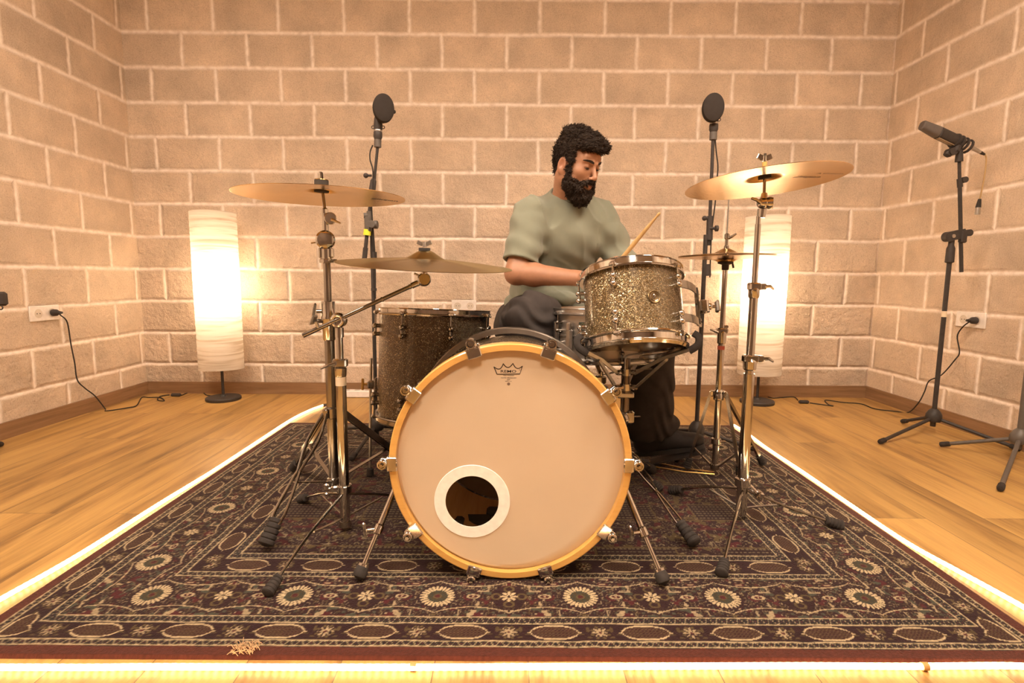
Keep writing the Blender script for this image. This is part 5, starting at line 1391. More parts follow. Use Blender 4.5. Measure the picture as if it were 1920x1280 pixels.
# ------------------------------------------------------------------ implicit surfaces for the drummer
class Scaled:
    def __init__(s, v, k): s.v = v; s.k = k
    def cone(s, a, b, ra, rb, k=.01, mode='u'): s.v.cone(a, b, ra*s.k, rb*s.k, k*s.k, mode)
    def ell(s, c, rad, F=None, k=.01, mode='u'): s.v.ell(c, np.array(rad)*s.k, F, k*s.k, mode)
    def rbox(s, c, hs, F=None, rr=.01, k=.01, mode='u'): s.v.rbox(c, np.array(hs)*s.k, F, rr*s.k, k*s.k, mode)
class Vol:
    def __init__(s, lo, hi, h):
        s.lo = np.array(lo, float); s.h = h
        s.n = np.ceil((np.array(hi)-s.lo)/h).astype(int)+1
        s.ax = [s.lo[k]+h*np.arange(s.n[k]) for k in range(3)]
        s.D = np.full(s.n, .06, np.float32)
    def _sl(s, lo, hi, pad):
        a = np.clip(((np.array(lo)-pad-s.lo)/s.h).astype(int), 0, s.n-1); b = np.clip(((np.array(hi)+pad-s.lo)/s.h).astype(int)+2, 0, s.n)
        return tuple(slice(i, max(i+1, j)) for i, j in zip(a, b))
    def pts(s, sl):
        X, Y, Z = np.meshgrid(*[s.ax[k][sl[k]] for k in range(3)], indexing='ij'); return np.stack([X, Y, Z], -1)
    def op(s, fn, lo, hi, k=.01, mode='u', pad=.03):
        sl = s._sl(lo, hi, pad+k); P = s.pts(sl); d = fn(P); D = s.D[sl]
        if mode == 'u':
            hh = np.clip(.5+.5*(D-d)/k, 0, 1); s.D[sl] = D*(1-hh)+d*hh-k*hh*(1-hh)
        elif mode == 's':
            d = -d; hh = np.clip(.5-.5*(D-d)/k, 0, 1); s.D[sl] = D*(1-hh)+d*hh+k*hh*(1-hh)
        elif mode == 'i':
            hh = np.clip(.5-.5*(D-d)/k, 0, 1); s.D[sl] = D*(1-hh)+d*hh+k*hh*(1-hh)
    def cone(s, a, b, ra, rb, k=.01, mode='u'):
        a = np.asarray(a, float); b = np.asarray(b, float); r = max(ra, rb)
        def fn(P):
            ab = b-a; t = np.clip(((P-a) @ ab)/(ab @ ab), 0, 1)
            return np.linalg.norm(P-a-t[..., None]*ab, axis=-1)-(ra+(rb-ra)*t)
        s.op(fn, np.minimum(a, b)-r, np.maximum(a, b)+r, k, mode)
    def ell(s, c, rad, F=None, k=.01, mode='u'):
        c = np.asarray(c, float); rad = np.asarray(rad, float); F = np.eye(3) if F is None else F; r = rad.max()
        def fn(P):
            q = (P-c) @ F; k0 = np.linalg.norm(q/rad, axis=-1); k1 = np.linalg.norm(q/rad**2, axis=-1)
            return k0*(k0-1)/np.maximum(k1, 1e-6)
        s.op(fn, c-r, c+r, k, mode)
    def rbox(s, c, hs, F=None, rr=.01, k=.01, mode='u'):
        c = np.asarray(c, float); hs = np.asarray(hs, float); F = np.eye(3) if F is None else F; r = np.linalg.norm(hs)+rr
        def fn(P):
            q = np.abs((P-c) @ F)-hs
            return np.linalg.norm(np.maximum(q, 0), axis=-1)+np.minimum(q.max(-1), 0)-rr
        s.op(fn, c-r, c+r, k, mode)
    def noise(s, amp, scale, seed=0, only=None):
        band = np.abs(s.D) < amp*3+.012
        idx = np.argwhere(band); P = s.lo+idx*s.h
        n = vnoise3(P*scale, seed)-.5
        if only is not None: n = n*only(P)
        s.D[band] += (amp*2*n).astype(np.float32)
    def mesh(s):
        return surface_nets(s.D, s.lo, s.h)
def vnoise3(P, seed=0):
    rng = np.random.RandomState(seed+100); g = rng.rand(64, 64, 64).astype(np.float32)
    P = P+1000.; i = np.floor(P).astype(int); f = P-i; f = f*f*(3-2*f)
    a = i % 64; b = (i+1) % 64; out = 0
    for dx in (0, 1):
        for dy in (0, 1):
            for dz in (0, 1):
                w = (f[..., 0] if dx else 1-f[..., 0])*(f[..., 1] if dy else 1-f[..., 1])*(f[..., 2] if dz else 1-f[..., 2])
                out = out+w*g[(b if dx else a)[..., 0], (b if dy else a)[..., 1], (b if dz else a)[..., 2]]
    return out
def surface_nets(D, lo, h):
    n = np.array(D.shape); ins = D < 0
    c = [ins[i:n[0]-1+i, j:n[1]-1+j, k:n[2]-1+k] for i in (0, 1) for j in (0, 1) for k in (0, 1)]
    sm = sum(x.astype(np.int8) for x in c); mix = (sm > 0) & (sm < 8)
    idx = np.argwhere(mix); vid = -np.ones(mix.shape, int); vid[mix] = np.arange(len(idx))
    acc = np.zeros((len(idx), 3)); cnt = np.zeros(len(idx)); base = idx
    corners = [(i, j, k) for i in (0, 1) for j in (0, 1) for k in (0, 1)]
    val = {cc: D[base[:, 0]+cc[0], base[:, 1]+cc[1], base[:, 2]+cc[2]] for cc in corners}
    for a in corners:
        for d in range(3):
            if a[d]: continue
            b = list(a); b[d] = 1; b = tuple(b); va, vb = val[a], val[b]
            m = (va < 0) != (vb < 0); t = np.where(m, va/np.where(m, va-vb, 1), 0)
            p = np.array(a, float)[None].repeat(len(idx), 0); p[:, d] = t
            acc[m] += p[m]; cnt[m] += 1
    vs = lo+(base+acc/cnt[:, None])*h
    faces = []
    for d in range(3):
        u, w = (d+1) % 3, (d+2) % 3
        sl0 = [slice(None)]*3; sl1 = [slice(None)]*3; sl0[d] = slice(0, n[d]-1); sl1[d] = slice(1, n[d])
        A, B = ins[tuple(sl0)], ins[tuple(sl1)]
        e = np.argwhere(A != B); flip = A[tuple(e.T)]
        ok = (e[:, u] > 0) & (e[:, w] > 0) & (e[:, u] < n[u]-1) & (e[:, w] < n[w]-1); e = e[ok]; flip = flip[ok]
        q = []
        for du, dw in ((-1, -1), (0, -1), (0, 0), (-1, 0)):
            k = e.copy(); k[:, u] += du; k[:, w] += dw; q.append(vid[tuple(k.T)])
        q = np.stack(q, 1); q[~flip] = q[~flip][:, ::-1]; faces.append(q)
    F = np.concatenate(faces); F = F[(F >= 0).all(1)]
    return vs, F
def smooth_mesh(vs, F, it=2, lam=.5):
    E = np.concatenate([F[:, [0, 1]], F[:, [1, 2]], F[:, [2, 3]], F[:, [3, 0]]]); n = len(vs)
    for k in range(it):
        for l in (lam, -lam*.9):
            acc = np.zeros_like(vs); cnt = np.zeros(n)
            for a, b in ((0, 1), (1, 0)):
                for c in range(3): acc[:, c] += np.bincount(E[:, a], vs[E[:, b], c], n)
                cnt += np.bincount(E[:, a], minlength=n)
            vs = vs+l*(acc/np.maximum(cnt, 1)[:, None]-vs)
    return vs
def vcolor(o, col, name='tint'):
    ca = o.data.color_attributes.new(name, 'FLOAT_COLOR', 'POINT')
    r = np.ones((len(col), 4), np.float32); r[:, :3] = col; ca.data.foreach_set('color', r.ravel())
def np_mesh(name, vs, F, mat, parent, it=2):
    vs = smooth_mesh(vs, F, it) if it else vs
    return mesh_np(name, vs, F, mat, parent, True, None)

# ---- pose
PB = V(.15, 2.40, RZ)
person = thing('person', 'bearded man in a grey-green t-shirt and black trousers, looking down while drumming', 'person', PB)
yaw, pit, rol = math.radians(39), math.radians(20), math.radians(-3)
f_ = V(math.sin(yaw)*math.cos(pit), -math.cos(yaw)*math.cos(pit), -math.sin(pit))
l_ = norm(np.cross(V(0, 0, 1), f_)); u_ = np.cross(f_, l_)
HF = np.stack([l_, f_, u_], 1)       # local x = his left, y = forward, z = up
HC_ = at(1083, 311, 2.09)
HS = .835
def H(x, y, z): return HC_+HF @ np.array([x, y, z], float)*HS
SRp, SLp = at(996, 404, 2.13), at(1124, 412, 2.25)
NB = at(1066, 372, 2.20)
ELr, WRr = at(968, 512, 2.05), V(.255, 1.99, .775)
ELl, WRl = at(1178, 512, 2.20), at(1160, 508, 1.975)
HIPr, KNr, ANr = V(.035, 2.40, .565), V(.082, 1.985, .628), V(.115, 2.03, .125)
HIPl, KNl, ANl = V(.235, 2.42, .565), V(.560, 2.12, .585), V(.588, 2.225, .15)
BEL = at(1030, 520, 2.30); CH = (SRp+SLp)/2+V(0, .02, -.07)
lat = norm(SLp-SRp); upv = norm(NB-BEL); upv = norm(upv-lat*np.dot(upv, lat)); TFm = np.stack([lat, np.cross(upv, lat), upv], 1)

def hand(v, wr, dirv, palm_n, r=.0, thumb=1, grip=None):
    """fingers curl round a stick that runs along 'grip'"""
    d = norm(dirv); nrm = norm(palm_n-d*np.dot(palm_n, d)); sd = np.cross(d, nrm)
    pc = wr+d*.048
    Fh = np.stack([sd, nrm, d], 1)
    v.rbox(pc, (.030, .008, .036), Fh, .009, .012)
    v.cone(wr-d*.02, wr+d*.03, .024, .024, .015)
    for k, (off, ln) in enumerate(((-.028, .9), (-.010, 1.0), (.009, .94), (.027, .76))):
        k0 = wr+d*.088+sd*off
        a1 = k0+(d*.90+nrm*.45)*.036*ln; a2 = a1+(d*.10+nrm*1.0)*.024*ln; a3 = a2+(-d*.75+nrm*.45)*.020*ln
        v.cone(k0-d*.01, a1, .0092, .0084, .006); v.cone(a1, a2, .0082, .0074, .004); v.cone(a2, a3, .0074, .0062, .004)
    t0 = wr+d*.030-sd*thumb*.026+nrm*.006; t1 = t0+(d*.55-sd*thumb*.55+nrm*.55)*.036; t2 = t1+(d*.75+sd*thumb*.15+nrm*.50)*.030
    v.cone(t0, t1, .0125, .0100, .008); v.cone(t1, t2, .0098, .0078, .004)
    return wr+d*.092+nrm*.026      # where the stick passes

def build_person():
    # ---------------- body: one continuous skin
    lo = np.array([-.16, 1.72, .68]); hi = np.array([.72, 2.50, 1.40]); h = .004
    v = Vol(lo, hi, h)
    hv_ = Scaled(v, HS)
    # skull and face
    hv_.ell(H(0, -.020, .045), (.077, .098, .092), HF, .01)
    hv_.ell(H(0, .022, -.005), (.068, .078, .095), HF, .02)
    hv_.ell(H(0, .045, -.070), (.050, .050, .048), HF, .025)
    hv_.ell(H(0, .078, -.092), (.022, .020, .020), HF, .02)
    for g in (-1, 1):
        hv_.ell(H(g*.040, .062, -.018), (.024, .024, .024), HF, .02)
        hv_.ell(H(g*.062, .020, -.055), (.016, .040, .026), HF, .02)
    hv_.ell(H(0, .080, .050), (.050, .018, .024), HF, .02)
    for g in (-1, 1): hv_.cone(H(g*.012, .100, .030), H(g*.046, .082, .032), .0085, .007, .010)
    for g in (-1, 1): hv_.ell(H(g*.031, .108, .012), (.017, .014, .0125), HF, .010, 's')
    # nose
    hv_.cone(H(0, .096, .020), H(0, .122, -.026), .0075, .0105, .010)
    hv_.ell(H(0, .120, -.030), (.0115, .0115, .0095), HF, .006)
    for g in (-1, 1):
        hv_.ell(H(g*.0135, .110, -.034), (.0075, .0105, .0075), HF, .005)
        hv_.ell(H(g*.0065, .117, -.0415), (.0032, .005, .003), HF, .003, 's')
    # mouth
    hv_.ell(H(0, .094, -.062), (.026, .014, .018), HF, .012)
    hv_.cone(H(-.018, .098, -.060), H(.018, .098, -.060), .0052, .0052, .003); hv_.ell(H(0, .106, -.0585), (.011, .0055, .0045), HF, .004)
    hv_.cone(H(-.016, .097, -.070), H(.016, .097, -.070), .0062, .0062, .004); hv_.ell(H(0, .104, -.0710), (.012, .006, .0055), HF, .004)
    # eyelids
    for g in (-1, 1):
        hv_.ell(H(g*.031, .0835, .010), (.0150, .0150, .0140), HF, .004)
        hv_.rbox(H(g*.031, .100, .0035), (.0110, .012, .0024), HF, .0012, .0010, 's')
    # ears
    for g in (-1, 1):
        Fe = HF @ np.array(Matrix.Rotation(math.radians(g*14), 3, 'Z'))
        hv_.ell(H(g*.083, -.012, -.008), (.010, .023, .037), Fe, .006)
        hv_.ell(H(g*.078, .002, -.032), (.008, .010, .013), Fe, .006)
        hv_.ell(H(g*.094, -.008, -.004), (.0130, .0135, .022), Fe, .002, 's')
        hv_.ell(H(g*.084, .005, -.008), (.0055, .005, .0065), Fe, .003)
    # neck
    v.cone(H(0, -.030, -.060), NB+V(-.002, .012, -.03), .058, .064, .03)
    v.cone(NB+V(0, 0, -.03), SRp+V(.02, .01, 0), .050, .045, .03); v.cone(NB+V(0, 0, -.03), SLp+V(-.02, .01, 0), .050, .045, .03)
    v.ell(CH+V(0, 0, .0), (.145, .095, .13), TFm, .03)
    v.ell(BEL+V(.0, 0, .03), (.135, .105, .16), TFm, .04)
    # arms
    for S_, E_, W_ in ((SRp, ELr, WRr), (SLp, ELl, WRl)):
        v.cone(S_, E_, .052, .043, .02); m_ = E_+(W_-E_)*.28
        v.cone(E_, m_, .041, .043, .012); v.cone(m_, W_, .042, .026, .015); v.ell(E_, (.042, .042, .042), None, .01)
    st1 = hand(v, WRr, V(.70, -.35, -.10), V(-.1, -.2, -1), thumb=1)
    st2 = hand(v, WRl, V(-.15, -.75, .12), V(-.9, .1, -.5), thumb=-1)
    vs, F = v.mesh(); vs = smooth_mesh(vs, F, 2)
    m, nt, b = nmat('skin')
    a = N(nt, 'ShaderNodeAttribute', attribute_name='tint'); tc = N(nt, 'ShaderNodeTexCoord'); nz = N(nt, 'ShaderNodeTexNoise', i_Scale=60., i_Detail=5.)
    L(nt, tc.outputs['Object'], nz.inputs['Vector']); r = ramp(nt, nz.outputs[0], [(.3, (.9, .88, .86)), (.7, (1.06, 1.03, 1.02))])
    mx = N(nt, 'ShaderNodeMix', data_type='RGBA', blend_type='MULTIPLY'); mx.inputs[0].default_value = 1
    L(nt, a.outputs['Color'], mx.inputs[6]); L(nt, r.outputs[0], mx.inputs[7]); L(nt, mx.outputs[2], b.inputs['Base Color'])
    b.inputs['Roughness'].default_value = .5; b.inputs['Subsurface Weight'].default_value = .08; b.inputs['Subsurface Radius'].default_value = (.01, .004, .002)
    n2 = N(nt, 'ShaderNodeTexNoise', i_Scale=380., i_Detail=2.); L(nt, tc.outputs['Object'], n2.inputs['Vector'])
    bp = N(nt, 'ShaderNodeBump', i_Strength=.18, i_Distance=.001); L(nt, n2.outputs[0], bp.inputs['Height']); L(nt, bp.outputs[0], b.inputs['Normal'])
    o = mesh_np('body', vs, F, m, person, True)
    q = (vs-HC_) @ HF/HS
    col = np.tile(np.array([.38, .19, .112]), (len(vs), 1))
    lip = np.clip(1.3-np.linalg.norm((q-np.array([0, .102, -.0645]))/np.array([.021, .02, .0125]), axis=1)*1.3, 0, 1)[:, None]
    col = col*(1-lip)+np.array([.42, .15, .11])*lip
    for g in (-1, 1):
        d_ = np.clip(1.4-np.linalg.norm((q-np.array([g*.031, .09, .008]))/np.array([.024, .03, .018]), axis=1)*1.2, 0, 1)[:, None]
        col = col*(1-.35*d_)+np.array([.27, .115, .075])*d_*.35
        e_ = np.clip(1.3-np.linalg.norm((q-np.array([g*.082, -.008, 0]))/np.array([.03, .03, .04]), axis=1), 0, 1)[:, None]
        col = col*(1-.3*e_)+np.array([.55, .23, .15])*e_*.3
    vcolor(o, col)
    # eyes
    M_eye = simple('eye_white', (.45, .38, .33), .25); M_iris = simple('iris_dark', (.03, .018, .012), .15)
    for g in (-1, 1):
        mm = MB(); mm.ball(H(g*.031, .0815, .009), .0120*HS, n=20); e = mm.build('eye', M_eye, person)
        mm = MB(); dI = norm(f_*.9-u_*.42+l_*.05); cI = H(g*.031, .0815, .009); mm.lathe([(0, .0110), (.0051, .0098), (.0055, .0088), (0, .008)], cI, dI, 16); mm.build('iris', M_iris, e)
        mm = MB(); mm.path([H(g*.031+t*.0115, .0955-abs(t)*.0035, .0046-.0016*t*t) for t in np.linspace(-1, 1, 7)], [.0006, .0017, .0022, .0024, .0022, .0017, .0006], n=6); mm.build('eyelashes', M_hair, person)
    # ---------------- hair
    lo2, hi2 = HC_-.20, HC_+.20
    w = Vol(lo2, hi2, .0035); ws = Scaled(w, HS)
    ws.ell(H(0, -.026, .052), (.090, .108, .100), HF, .01)
    ws.ell(H(0, .042, .098), (.070, .060, .036), HF, .02)
    ws.ell(H(0, .075, .095), (.060, .042, .026), HF, .015)
    ws.ell(H(.026, .088, .094), (.036, .026, .020), HF, .015)
    ws.ell(H(.012, .035, .118), (.058, .060, .030), HF, .02)
    ws.ell(H(-.01, -.03, .125), (.062, .075, .036), HF, .02)
    ws.ell(H(0, -.085, -.010), (.062, .036, .062), HF, .02)
    for g in (-1, 1): ws.ell(H(g*.070, .030, .015), (.012, .020, .050), HF, .012)
    # face opening and neck cut
    def planes(P):
        q = (P-HC_) @ HF/HS
        front = np.minimum(q[..., 1]-.036, .074+.10*(q[..., 1]-.09)-q[..., 2])           # forward of temples and below the hairline
        ear = np.minimum(np.abs(q[..., 0])-.052, .029-np.linalg.norm((q[..., 1:]-np.array([-.010, -.012]))/np.array([1., 1.45]), axis=-1))
        low = np.minimum(-.030-.5*(q[..., 1]+.02)-q[..., 2], q[..., 1]+.055)
        nape = -.070-q[..., 2]
        return np.maximum.reduce([front, ear, low, nape])
    sl = w._sl(lo2, hi2, 0); P = w.pts(sl); d = planes(P); w.D = np.maximum(w.D, d.astype(np.float32))
    w.noise(.0075, 62, 1); w.noise(.0045, 140, 2)
    hv, hf = w.mesh(); hv = smooth_mesh(hv, hf, 1)
    strands(hv, hf, 'hair', 12000, .017, 3, lambda q: np.array([.12*q[0]/.08, .9, .30]))
    # ---------------- beard
    w = Vol(lo2, hi2, .0035); ws = Scaled(w, HS)
    ws.ell(H(0, .040, -.085), (.061, .063, .062), HF, .01)
    ws.ell(H(0, .072, -.120), (.040, .040, .038), HF, .03)
    for g in (-1, 1):
        ws.cone(H(g*.066, .034, .000), H(g*.058, .036, -.080), .0130, .028, .015)
        ws.cone(H(g*.003, .108, -.0475), H(g*.031, .092, -.063), .0125, .0105, .006)
        ws.cone(H(g*.030, .092, -.064), H(g*.036, .080, -.088), .007, .016, .010)
    def cut(P):
        q = (P-HC_) @ HF/HS; x = np.abs(q[..., 0])
        cheek = np.minimum(q[..., 2]+.020+.62*np.maximum(0, q[..., 1]-.02)+.25*np.maximum(0, .058-x), q[..., 1]-.030)
        cheek = np.where((q[..., 2] > -.070) & (q[..., 2] < -.036) & (x < .040) & (q[..., 1] > .074), -.01, cheek)
        mouth = 1-np.linalg.norm((q-np.array([0, .112, -.0660]))/np.array([.0200, .030, .0085]), axis=-1)
        chin = 1-np.linalg.norm((q-np.array([0, .112, -.083]))/np.array([.012, .012, .007]), axis=-1)
        return np.maximum.reduce([cheek, mouth*.010])
    sl = w._sl(lo2, hi2, 0); P = w.pts(sl); d = cut(P); w.D = np.maximum(w.D, d.astype(np.float32))
    w.noise(.0050, 75, 4); w.noise(.0032, 170, 5)
    bv, bf = w.mesh(); bv = smooth_mesh(bv, bf, 1)
    strands(bv, bf, 'beard', 9000, .013, 8, lambda q: np.array([q[0]*3, .22, -1.]))
    # eyebrows
    for g in (-1, 1):
        mm = MB(); rng = random.Random(g+5)
        for k in range(170):
            t = rng.random(); x = g*(.012+.036*t); y = .1065-.020*t*t-.003*t; z = .0300+.0065*math.sin(t*2.2)+rng.uniform(-.0045, .0045)*(.3+.7*math.sin(PI*min(1, t*.85+.18)))
            p = H(x, y, z); q = H(x+g*.009, y-.003*t-.001, z+.0022*(1-2*t)); mm.path([p, (p+q)/2+f_*.0015, q], [.0012, .0012, .0003], n=4)
        mm.build('eyebrow', M_hair, person)
    # ---------------- t-shirt
    lo = np.array([-.20, 1.93, .50]); hi = np.array([.64, 2.62, 1.20])
    v = Vol(lo, hi, .0045)
    v.cone(SRp+V(.012, .012, -.006), SLp+V(-.012, .012, -.002), .062, .062, .03)
    v.cone(NB+V(-.035, .015, -.030), SRp+V(.0, .01, -.002), .060, .052, .03); v.cone(NB+V(.035, .02, -.030), SLp+V(.0, .01, 0), .060, .052, .03)
    v.cone(NB+V(0, .015, -.030), CH, .080, .11, .04)
    v.ell(CH+V(0, .015, -.01), (.172, .112, .15), TFm, .05)
    v.ell(BEL+V(0, .0, .02), (.162, .130, .17), TFm, .05)
    v.ell(BEL+V(.01, .02, -.10), (.172, .145, .11), TFm, .05)
    v.ell(at(1045, 560, 2.16), (.085, .055, .030), None, .03)
    cuts = []
    for S_, E_, r0, r1, ln in ((SRp, ELr, .062, .064, .80), (SLp, ELl, .062, .060, .82)):
        e = S_+(E_-S_)*ln; v.cone(S_+V(0, 0, 0), S_+(E_-S_)*(ln+.15), r0, r1, .03); cuts.append((S_, E_, e, ln))
    # folds
    def fold(P):
        q = (P-BEL) @ TFm
        a = np.exp(-((q[:, 2]+.09)/.07)**2)*1.2+.25
        return a
    band = np.abs(v.D) < .03; idx = np.argwhere(band); P = v.lo+idx*v.h; q = (P-BEL) @ TFm
    n_ = vnoise3(np.stack([q[:, 0]*6, q[:, 1]*6, q[:, 2]*11], 1), 21)
    fo = np.sin((q[:, 2]*60+q[:, 0]*28+n_*9))*.5+.5
    amp = .0045+.013*np.exp(-((q[:, 2]+.11)/.055)**2)+.004*np.exp(-((np.abs(q[:, 0])-.15)/.035)**2)
    v.D[band] -= (amp*fo*n_*1.4).astype(np.float32)
    rg_ = 1-np.abs(2*vnoise3(np.stack([(q[:, 0]+q[:, 2]*.35)*15, q[:, 1]*12, q[:, 2]*5], 1), 22)-1); v.D[band] -= (.0095*rg_**3*np.clip(.35+np.abs(q[:, 0])*5, 0, 1)).astype(np.float32)
    for S_, E_, e, ln in cuts:
        ax_ = norm(E_-S_); t = (P-S_) @ ax_; rad = np.linalg.norm(P-S_-t[:, None]*ax_, axis=1)
        g_ = (t > .02)*(rad < .10)*np.clip((t-.02)/.1, 0, 1)
        v.D[band] -= (g_*.0085*np.sin(t*70+n_*10)*n_*1.6).astype(np.float32)*.6
    # sleeve ends, neckline, hem
    for S_, E_, e, ln in cuts:
        ax_ = norm(E_-S_); ax2 = norm(ax_+V(0, 0, -.25))
        def pl_(P, ax2=ax2, e=e, S_=S_, ax_=ax_):
            t = (P-e) @ ax2; tt = (P-S_) @ ax_; rad = np.linalg.norm(P-S_-tt[..., None]*ax_, axis=-1)
            return np.maximum(-t, rad-.105)
        v.op(pl_, e-.2, e+.2, .004, 's')
        v.cone(e-ax_*.05, E_+ax_*.02, .046, .054, .004, 's')
    nk = NB+V(.006, -.012, .004); nax = norm(H(0, 0, 0)-NB+V(0, -.02, 0))
    Fn = frame(norm(V(.10, -.42, 1)))
    v.ell(nk+Fn[:, 2]*.020, (.080, .074, .036), Fn, .004, 's')
    def hem(P):
        q = (P-BEL) @ TFm; return q[..., 2]+.185
    v.op(lambda P: hem(P), lo, hi, .006, 's', pad=0)
    vs, F = v.mesh(); vs = smooth_mesh(vs, F, 2)
    M_shirt = simple('green_grey_cotton', (.205, .212, .160), .92, noise=.07, nscale=14, bump=.35, bscale=900, sheen=.15)
    sh = mesh_np('t_shirt', vs, F, M_shirt, person, True)
    mm = MB(); a = np.linspace(0, 2*PI, 49)[:-1]
    c0 = nk+Fn[:, 2]*.004
    mm.loft([c0+np.outer(np.cos(t_), Fn[:, 0]*.078)+np.outer(np.sin(t_), Fn[:, 1]*.072) for t_ in ()] or [c0+Fn[:, 2]*z+np.outer(np.cos(a)*(.0780+r), Fn[:, 0])+np.outer(np.sin(a)*(.0720+r), Fn[:, 1]) for r, z in ((.003, -.006), (.0, -.001), (-.001, .006), (.002, .007), (.005, -.002), (.005, -.008))], False, False)
    mm.build('collar', simple('collar_rib', (.115, .125, .095), .95, bump=.3), sh)
    # ---------------- trousers
    lo = np.array([-.12, 1.84, .10]); hi = np.array([.80, 2.66, .84])
    v = Vol(lo, hi, .0055)
    v.ell((HIPr+HIPl)/2+V(0, .03, .02), (.19, .15, .115), None, .04)
    v.cone(HIPr, KNr+V(0, .01, 0), .110, .098, .04); v.cone(HIPl, KNl, .108, .088, .04)
    v.ell(KNr+V(.012, .0, -.008), (.108, .088, .092), None, .02)
    for K_, A_, r0, r1 in ((KNr, ANr, .088, .078), (KNl, ANl, .088, .092)):
        v.cone(K_, A_, r0, r1, .02)
    v.cone(KNl+V(-.02, 0, 0), ANl+V(-.05, -.02, 0), .075, .070, .03)
    v.ell(ANl+V(.020, 0, .03), (.105, .085, .05), None, .02)
    v.op(lambda P: P[..., 2]-(.118+.10*(P[..., 0]-.60)*(P[..., 0] > .5)), lo, hi, .004, 's', pad=0)
    for A_ in (ANr, ANl): v.cone(A_+V(-.01, 0, -.1), A_+V(0, 0, .02), .055, .045, .004, 's')
    band = np.abs(v.D) < .03; idx = np.argwhere(band); P = v.lo+idx*v.h
    n_ = vnoise3(P*np.array([9, 9, 6]), 31); v.D[band] -= (.008*np.sin(P[:, 2]*70+P[:, 0]*50+n_*12)*n_).astype(np.float32)
    vs, F = v.mesh(); vs = smooth_mesh(vs, F, 2)
    mesh_np('trousers', vs, F, simple('black_denim', (.050, .041, .038), .9, spec=.2, noise=.2, nscale=20, bump=.3, bscale=800), person, True)
    # ---------------- shoes
    M_shoe = simple('black_shoe', (.040, .033, .031), .7, spec=.25, bump=.2); M_sole = simple('shoe_sole', (.035, .03, .028), .8)
    for nm, heel, toe, A_ in (('right', V(.112, 2.09, RZ), V(.105, 1.815, RZ), ANr), ('left', V(.545, 2.235, .028), V(.795, 2.155, .092), ANl)):
        d = norm(toe-heel); s_ = norm(np.cross(d, V(0, 0, 1))); up = np.cross(s_, d); Fs = np.stack([s_, d, up], 1)
        v = Vol(np.minimum(heel, toe)-.09, np.maximum(heel, toe)+np.array([.09, .09, .17]), .004)
        Q = lambda x, y, z: heel+Fs @ np.array([x, y, z])
        v.ell(Q(0, .045, .048), (.039, .052, .052), Fs, .02); v.ell(Q(0, .13, .046), (.043, .080, .046), Fs, .03)
        v.ell(Q(0, .215, .034), (.048, .064, .034), Fs, .03); v.cone(Q(0, .045, .05), A_+V(0, 0, -.01), .038, .046, .03)
        v.op(lambda P: ((P-heel) @ Fs)[..., 2]-.014, v.lo, v.lo+v.n*v.h, .004, 's', pad=0)
        vs, F = v.mesh(); so = mesh_np('shoe', smooth_mesh(vs, F, 2), F, M_shoe, person, True)
        mm = MB(); pts = []
        for t in np.linspace(0, 2*PI, 41)[:-1]:
            yy = .133-.142*math.cos(t); wdt = .036+.012*(yy/.28) if yy > .02 else .034
            pts.append((math.copysign(abs(math.sin(t))**.55, math.sin(t))*wdt, yy))
        mm.loft([np.array([Q(x, y, z) for x, y in pts]) for z in (0, .018)]); mm.build('sole', M_sole, so)
        mm = MB()
        for k in range(4): mm.path([Q(-.018, .12+.018*k, .074-.005*k), Q(0, .125+.018*k, .081-.006*k), Q(.018, .12+.018*k, .074-.005*k)], .0018, n=5)
        mm.build('laces', M_rubber, so)
    return st1, st2
M_hair = simple('dark_brown_hair', (.036, .024, .018), .75, spec=.2, noise=.35, nscale=120, bump=.5, bscale=400)
def strands(vs, F, nm, n, ln, seed, dirf):
    """solid mass plus many short tapering locks on its surface, one mesh"""
    rng = np.random.RandomState(seed); P = vs; tri = F
    c = P[tri].mean(1); e1 = P[tri[:, 2]]-P[tri[:, 0]]; e2 = P[tri[:, 3]]-P[tri[:, 1]]; nn = np.cross(e1, e2); nn /= np.maximum(np.linalg.norm(nn, axis=1), 1e-9)[:, None]
    pick = rng.randint(0, len(c), n); V_ = P.tolist(); F_ = tri.tolist()
    for i in pick:
        q = (c[i]-HC_) @ HF; g = HF @ dirf(q); g = norm(g); g = norm(g-nn[i]*np.dot(g, nn[i])+rng.randn(3)*.26)
        l = ln*rng.uniform(.5, 1.15); s_ = norm(np.cross(g, nn[i]))*.0015; b0 = c[i]-nn[i]*.0012
        mid = b0+g*l*.5+nn[i]*l*.17; tip = b0+g*l*.95+nn[i]*l*rng.uniform(-.06, .20)
        k = len(V_); V_ += [(b0-s_).tolist(), (b0+s_).tolist(), (b0+nn[i]*.0016).tolist(), (mid-s_*.8).tolist(), (mid+s_*.8).tolist(), (mid+nn[i]*.0014).tolist(), tip.tolist()]
        F_ += [[k, k+1, k+4, k+3], [k+1, k+2, k+5, k+4], [k+2, k, k+3, k+5], [k+3, k+4, k+6], [k+4, k+5, k+6], [k+5, k+3, k+6]]
    mesh_np(nm, V_, F_, M_hair, person, True)
ST1, ST2 = build_person()

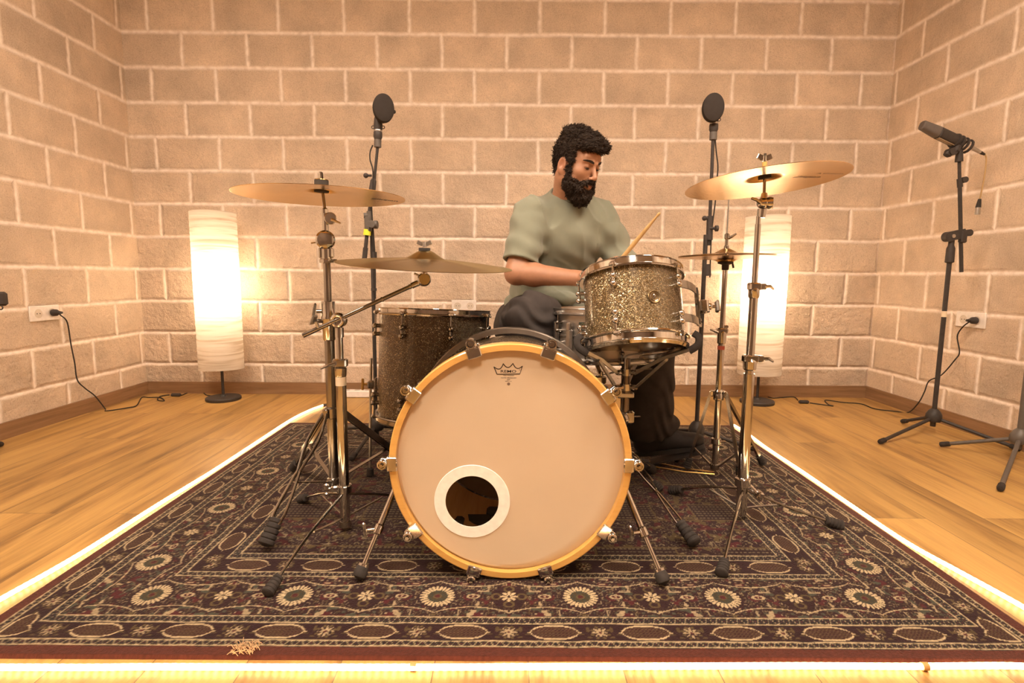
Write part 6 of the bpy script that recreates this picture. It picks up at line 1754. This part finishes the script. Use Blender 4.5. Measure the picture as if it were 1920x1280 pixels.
# ------------------------------------------------------------------ drumsticks
M_stick = mat_wood('hickory', (.50, .32, .13), (.62, .42, .19), (.70, .50, .25), 2, .5, .5)
def stick(p, dr, back, label, LEN=.405):
    dr = norm(dr); a = p-dr*back; m = MB()
    m.lathe([(0, 0), (.005, .001), (.0072, .006), (.0074, .28), (.0055, .35), (.0032, .388), (.0035, .392), (.0046, .397), (.0044, .403), (.0025, .406), (0, .4065)], a, dr, 14)
    o = m.build('drumstick', M_stick, None, loc=a); tag(o, label, 'drumstick', 'drumsticks held by the drummer')
tip2 = at(1237, 399, 1.74)
stick(ST2, tip2-ST2, .405-np.linalg.norm(tip2-ST2)*1.0 if np.linalg.norm(tip2-ST2) < .36 else .06, 'wooden drumstick raised above the glittery tom in the left hand')
tip1 = V(.36, 1.90, SO[2]+SH+.055)
stick(ST1, tip1-ST1, .12, 'wooden drumstick in the right hand low over the snare drum')

# ------------------------------------------------------------------ stool
def throne():
    c = V(.15, 2.46, RZ); root = thing('drum_stool', 'round black drum stool under the seated man', 'stool', c)
    m = MB(); m.lathe([(0, .385), (.14, .385), (.165, .392), (.172, .41), (.172, .435), (.160, .452), (.10, .458), (0, .455)], c, (0, 0, 1), 48); m.build('seat', simple('black_vinyl', (.03, .026, .026), .5), root)
    m = MB(); m.tube(c+V(0, 0, .08), c+V(0, 0, .388), .014); m.build('post', M_chromed, root)
    for a in (95, 215, 335):
        d = V(math.cos(math.radians(a)), math.sin(math.radians(a)), 0); t = np.cross(V(0, 0, 1), d); f = c+d*.26+V(0, 0, .02); m = MB(); m.strap([c+V(0, 0, .27)+d*.015, f], .018, .004, t); m.strap([c+V(0, 0, .10)+d*.013, c+V(0, 0, .13)+d*.15], .014, .003, t)
        lg = m.build('leg', M_chromed, root); ribfoot(f, f-(c+V(0, 0, .27)), lg, .018, .05)
throne()
# ------------------------------------------------------------------ light
w = bpy.data.worlds.new('world'); scene.world = w; w.use_nodes = True
w.node_tree.nodes['Background'].inputs[0].default_value = (1, .85, .7, 1); w.node_tree.nodes['Background'].inputs[1].default_value = .08

def ceiling_light(x, y, label, power, size=(.6, .6), col=(1, .81, .61)):
    root = thing('ceiling_light', label, 'ceiling light', (x, y, ZC), 'ceiling lights')
    m = MB(); m.box(V(x, y, ZC-.025), (size[0]+.04, size[1]+.04, .05), None, .006); m.build('housing', M_white, root)
    mt, nt, b = nmat('lit_diffuser'); e = N(nt, 'ShaderNodeEmission'); e.inputs[0].default_value = (*col, 1); e.inputs[1].default_value = power
    L(nt, e.outputs[0], nt.nodes['Material Output'].inputs[0])
    m = MB(); m.box(V(x, y, ZC-.053), (size[0], size[1], .006)); m.build('diffuser', mt, root)
for x, y, p in ((-1.35, .85, 25.), (1.35, .85, 25.), (0, -.5, 27.)):
    ceiling_light(x, y, 'square ceiling light outside the top of the picture', p)
def spot(x, y, tgt, power, col, size=.03):
    l = bpy.data.lights.new('spot', 'SPOT'); l.energy = power; l.color = col; l.spot_size = math.radians(70); l.spot_blend = .6; l.shadow_soft_size = size
    o = bpy.data.objects.new('spot_lamp', l); C.objects.link(o); o.location = (x, y, ZC-.10)
    d = Vector(tgt)-o.location; o.rotation_euler = d.to_track_quat('-Z', 'Y').to_euler()
spot(-.9, .55, (.1, 2.0, .8), 22, (1, .82, .70)); spot(.8, .45, (.2, 1.9, .7), 22, (1, .82, .70))

vs = scene.view_settings
vs.view_transform = 'Standard'; vs.look = 'None'; vs.gamma = 1; vs.use_curve_mapping = False; vs.exposure = 1.38
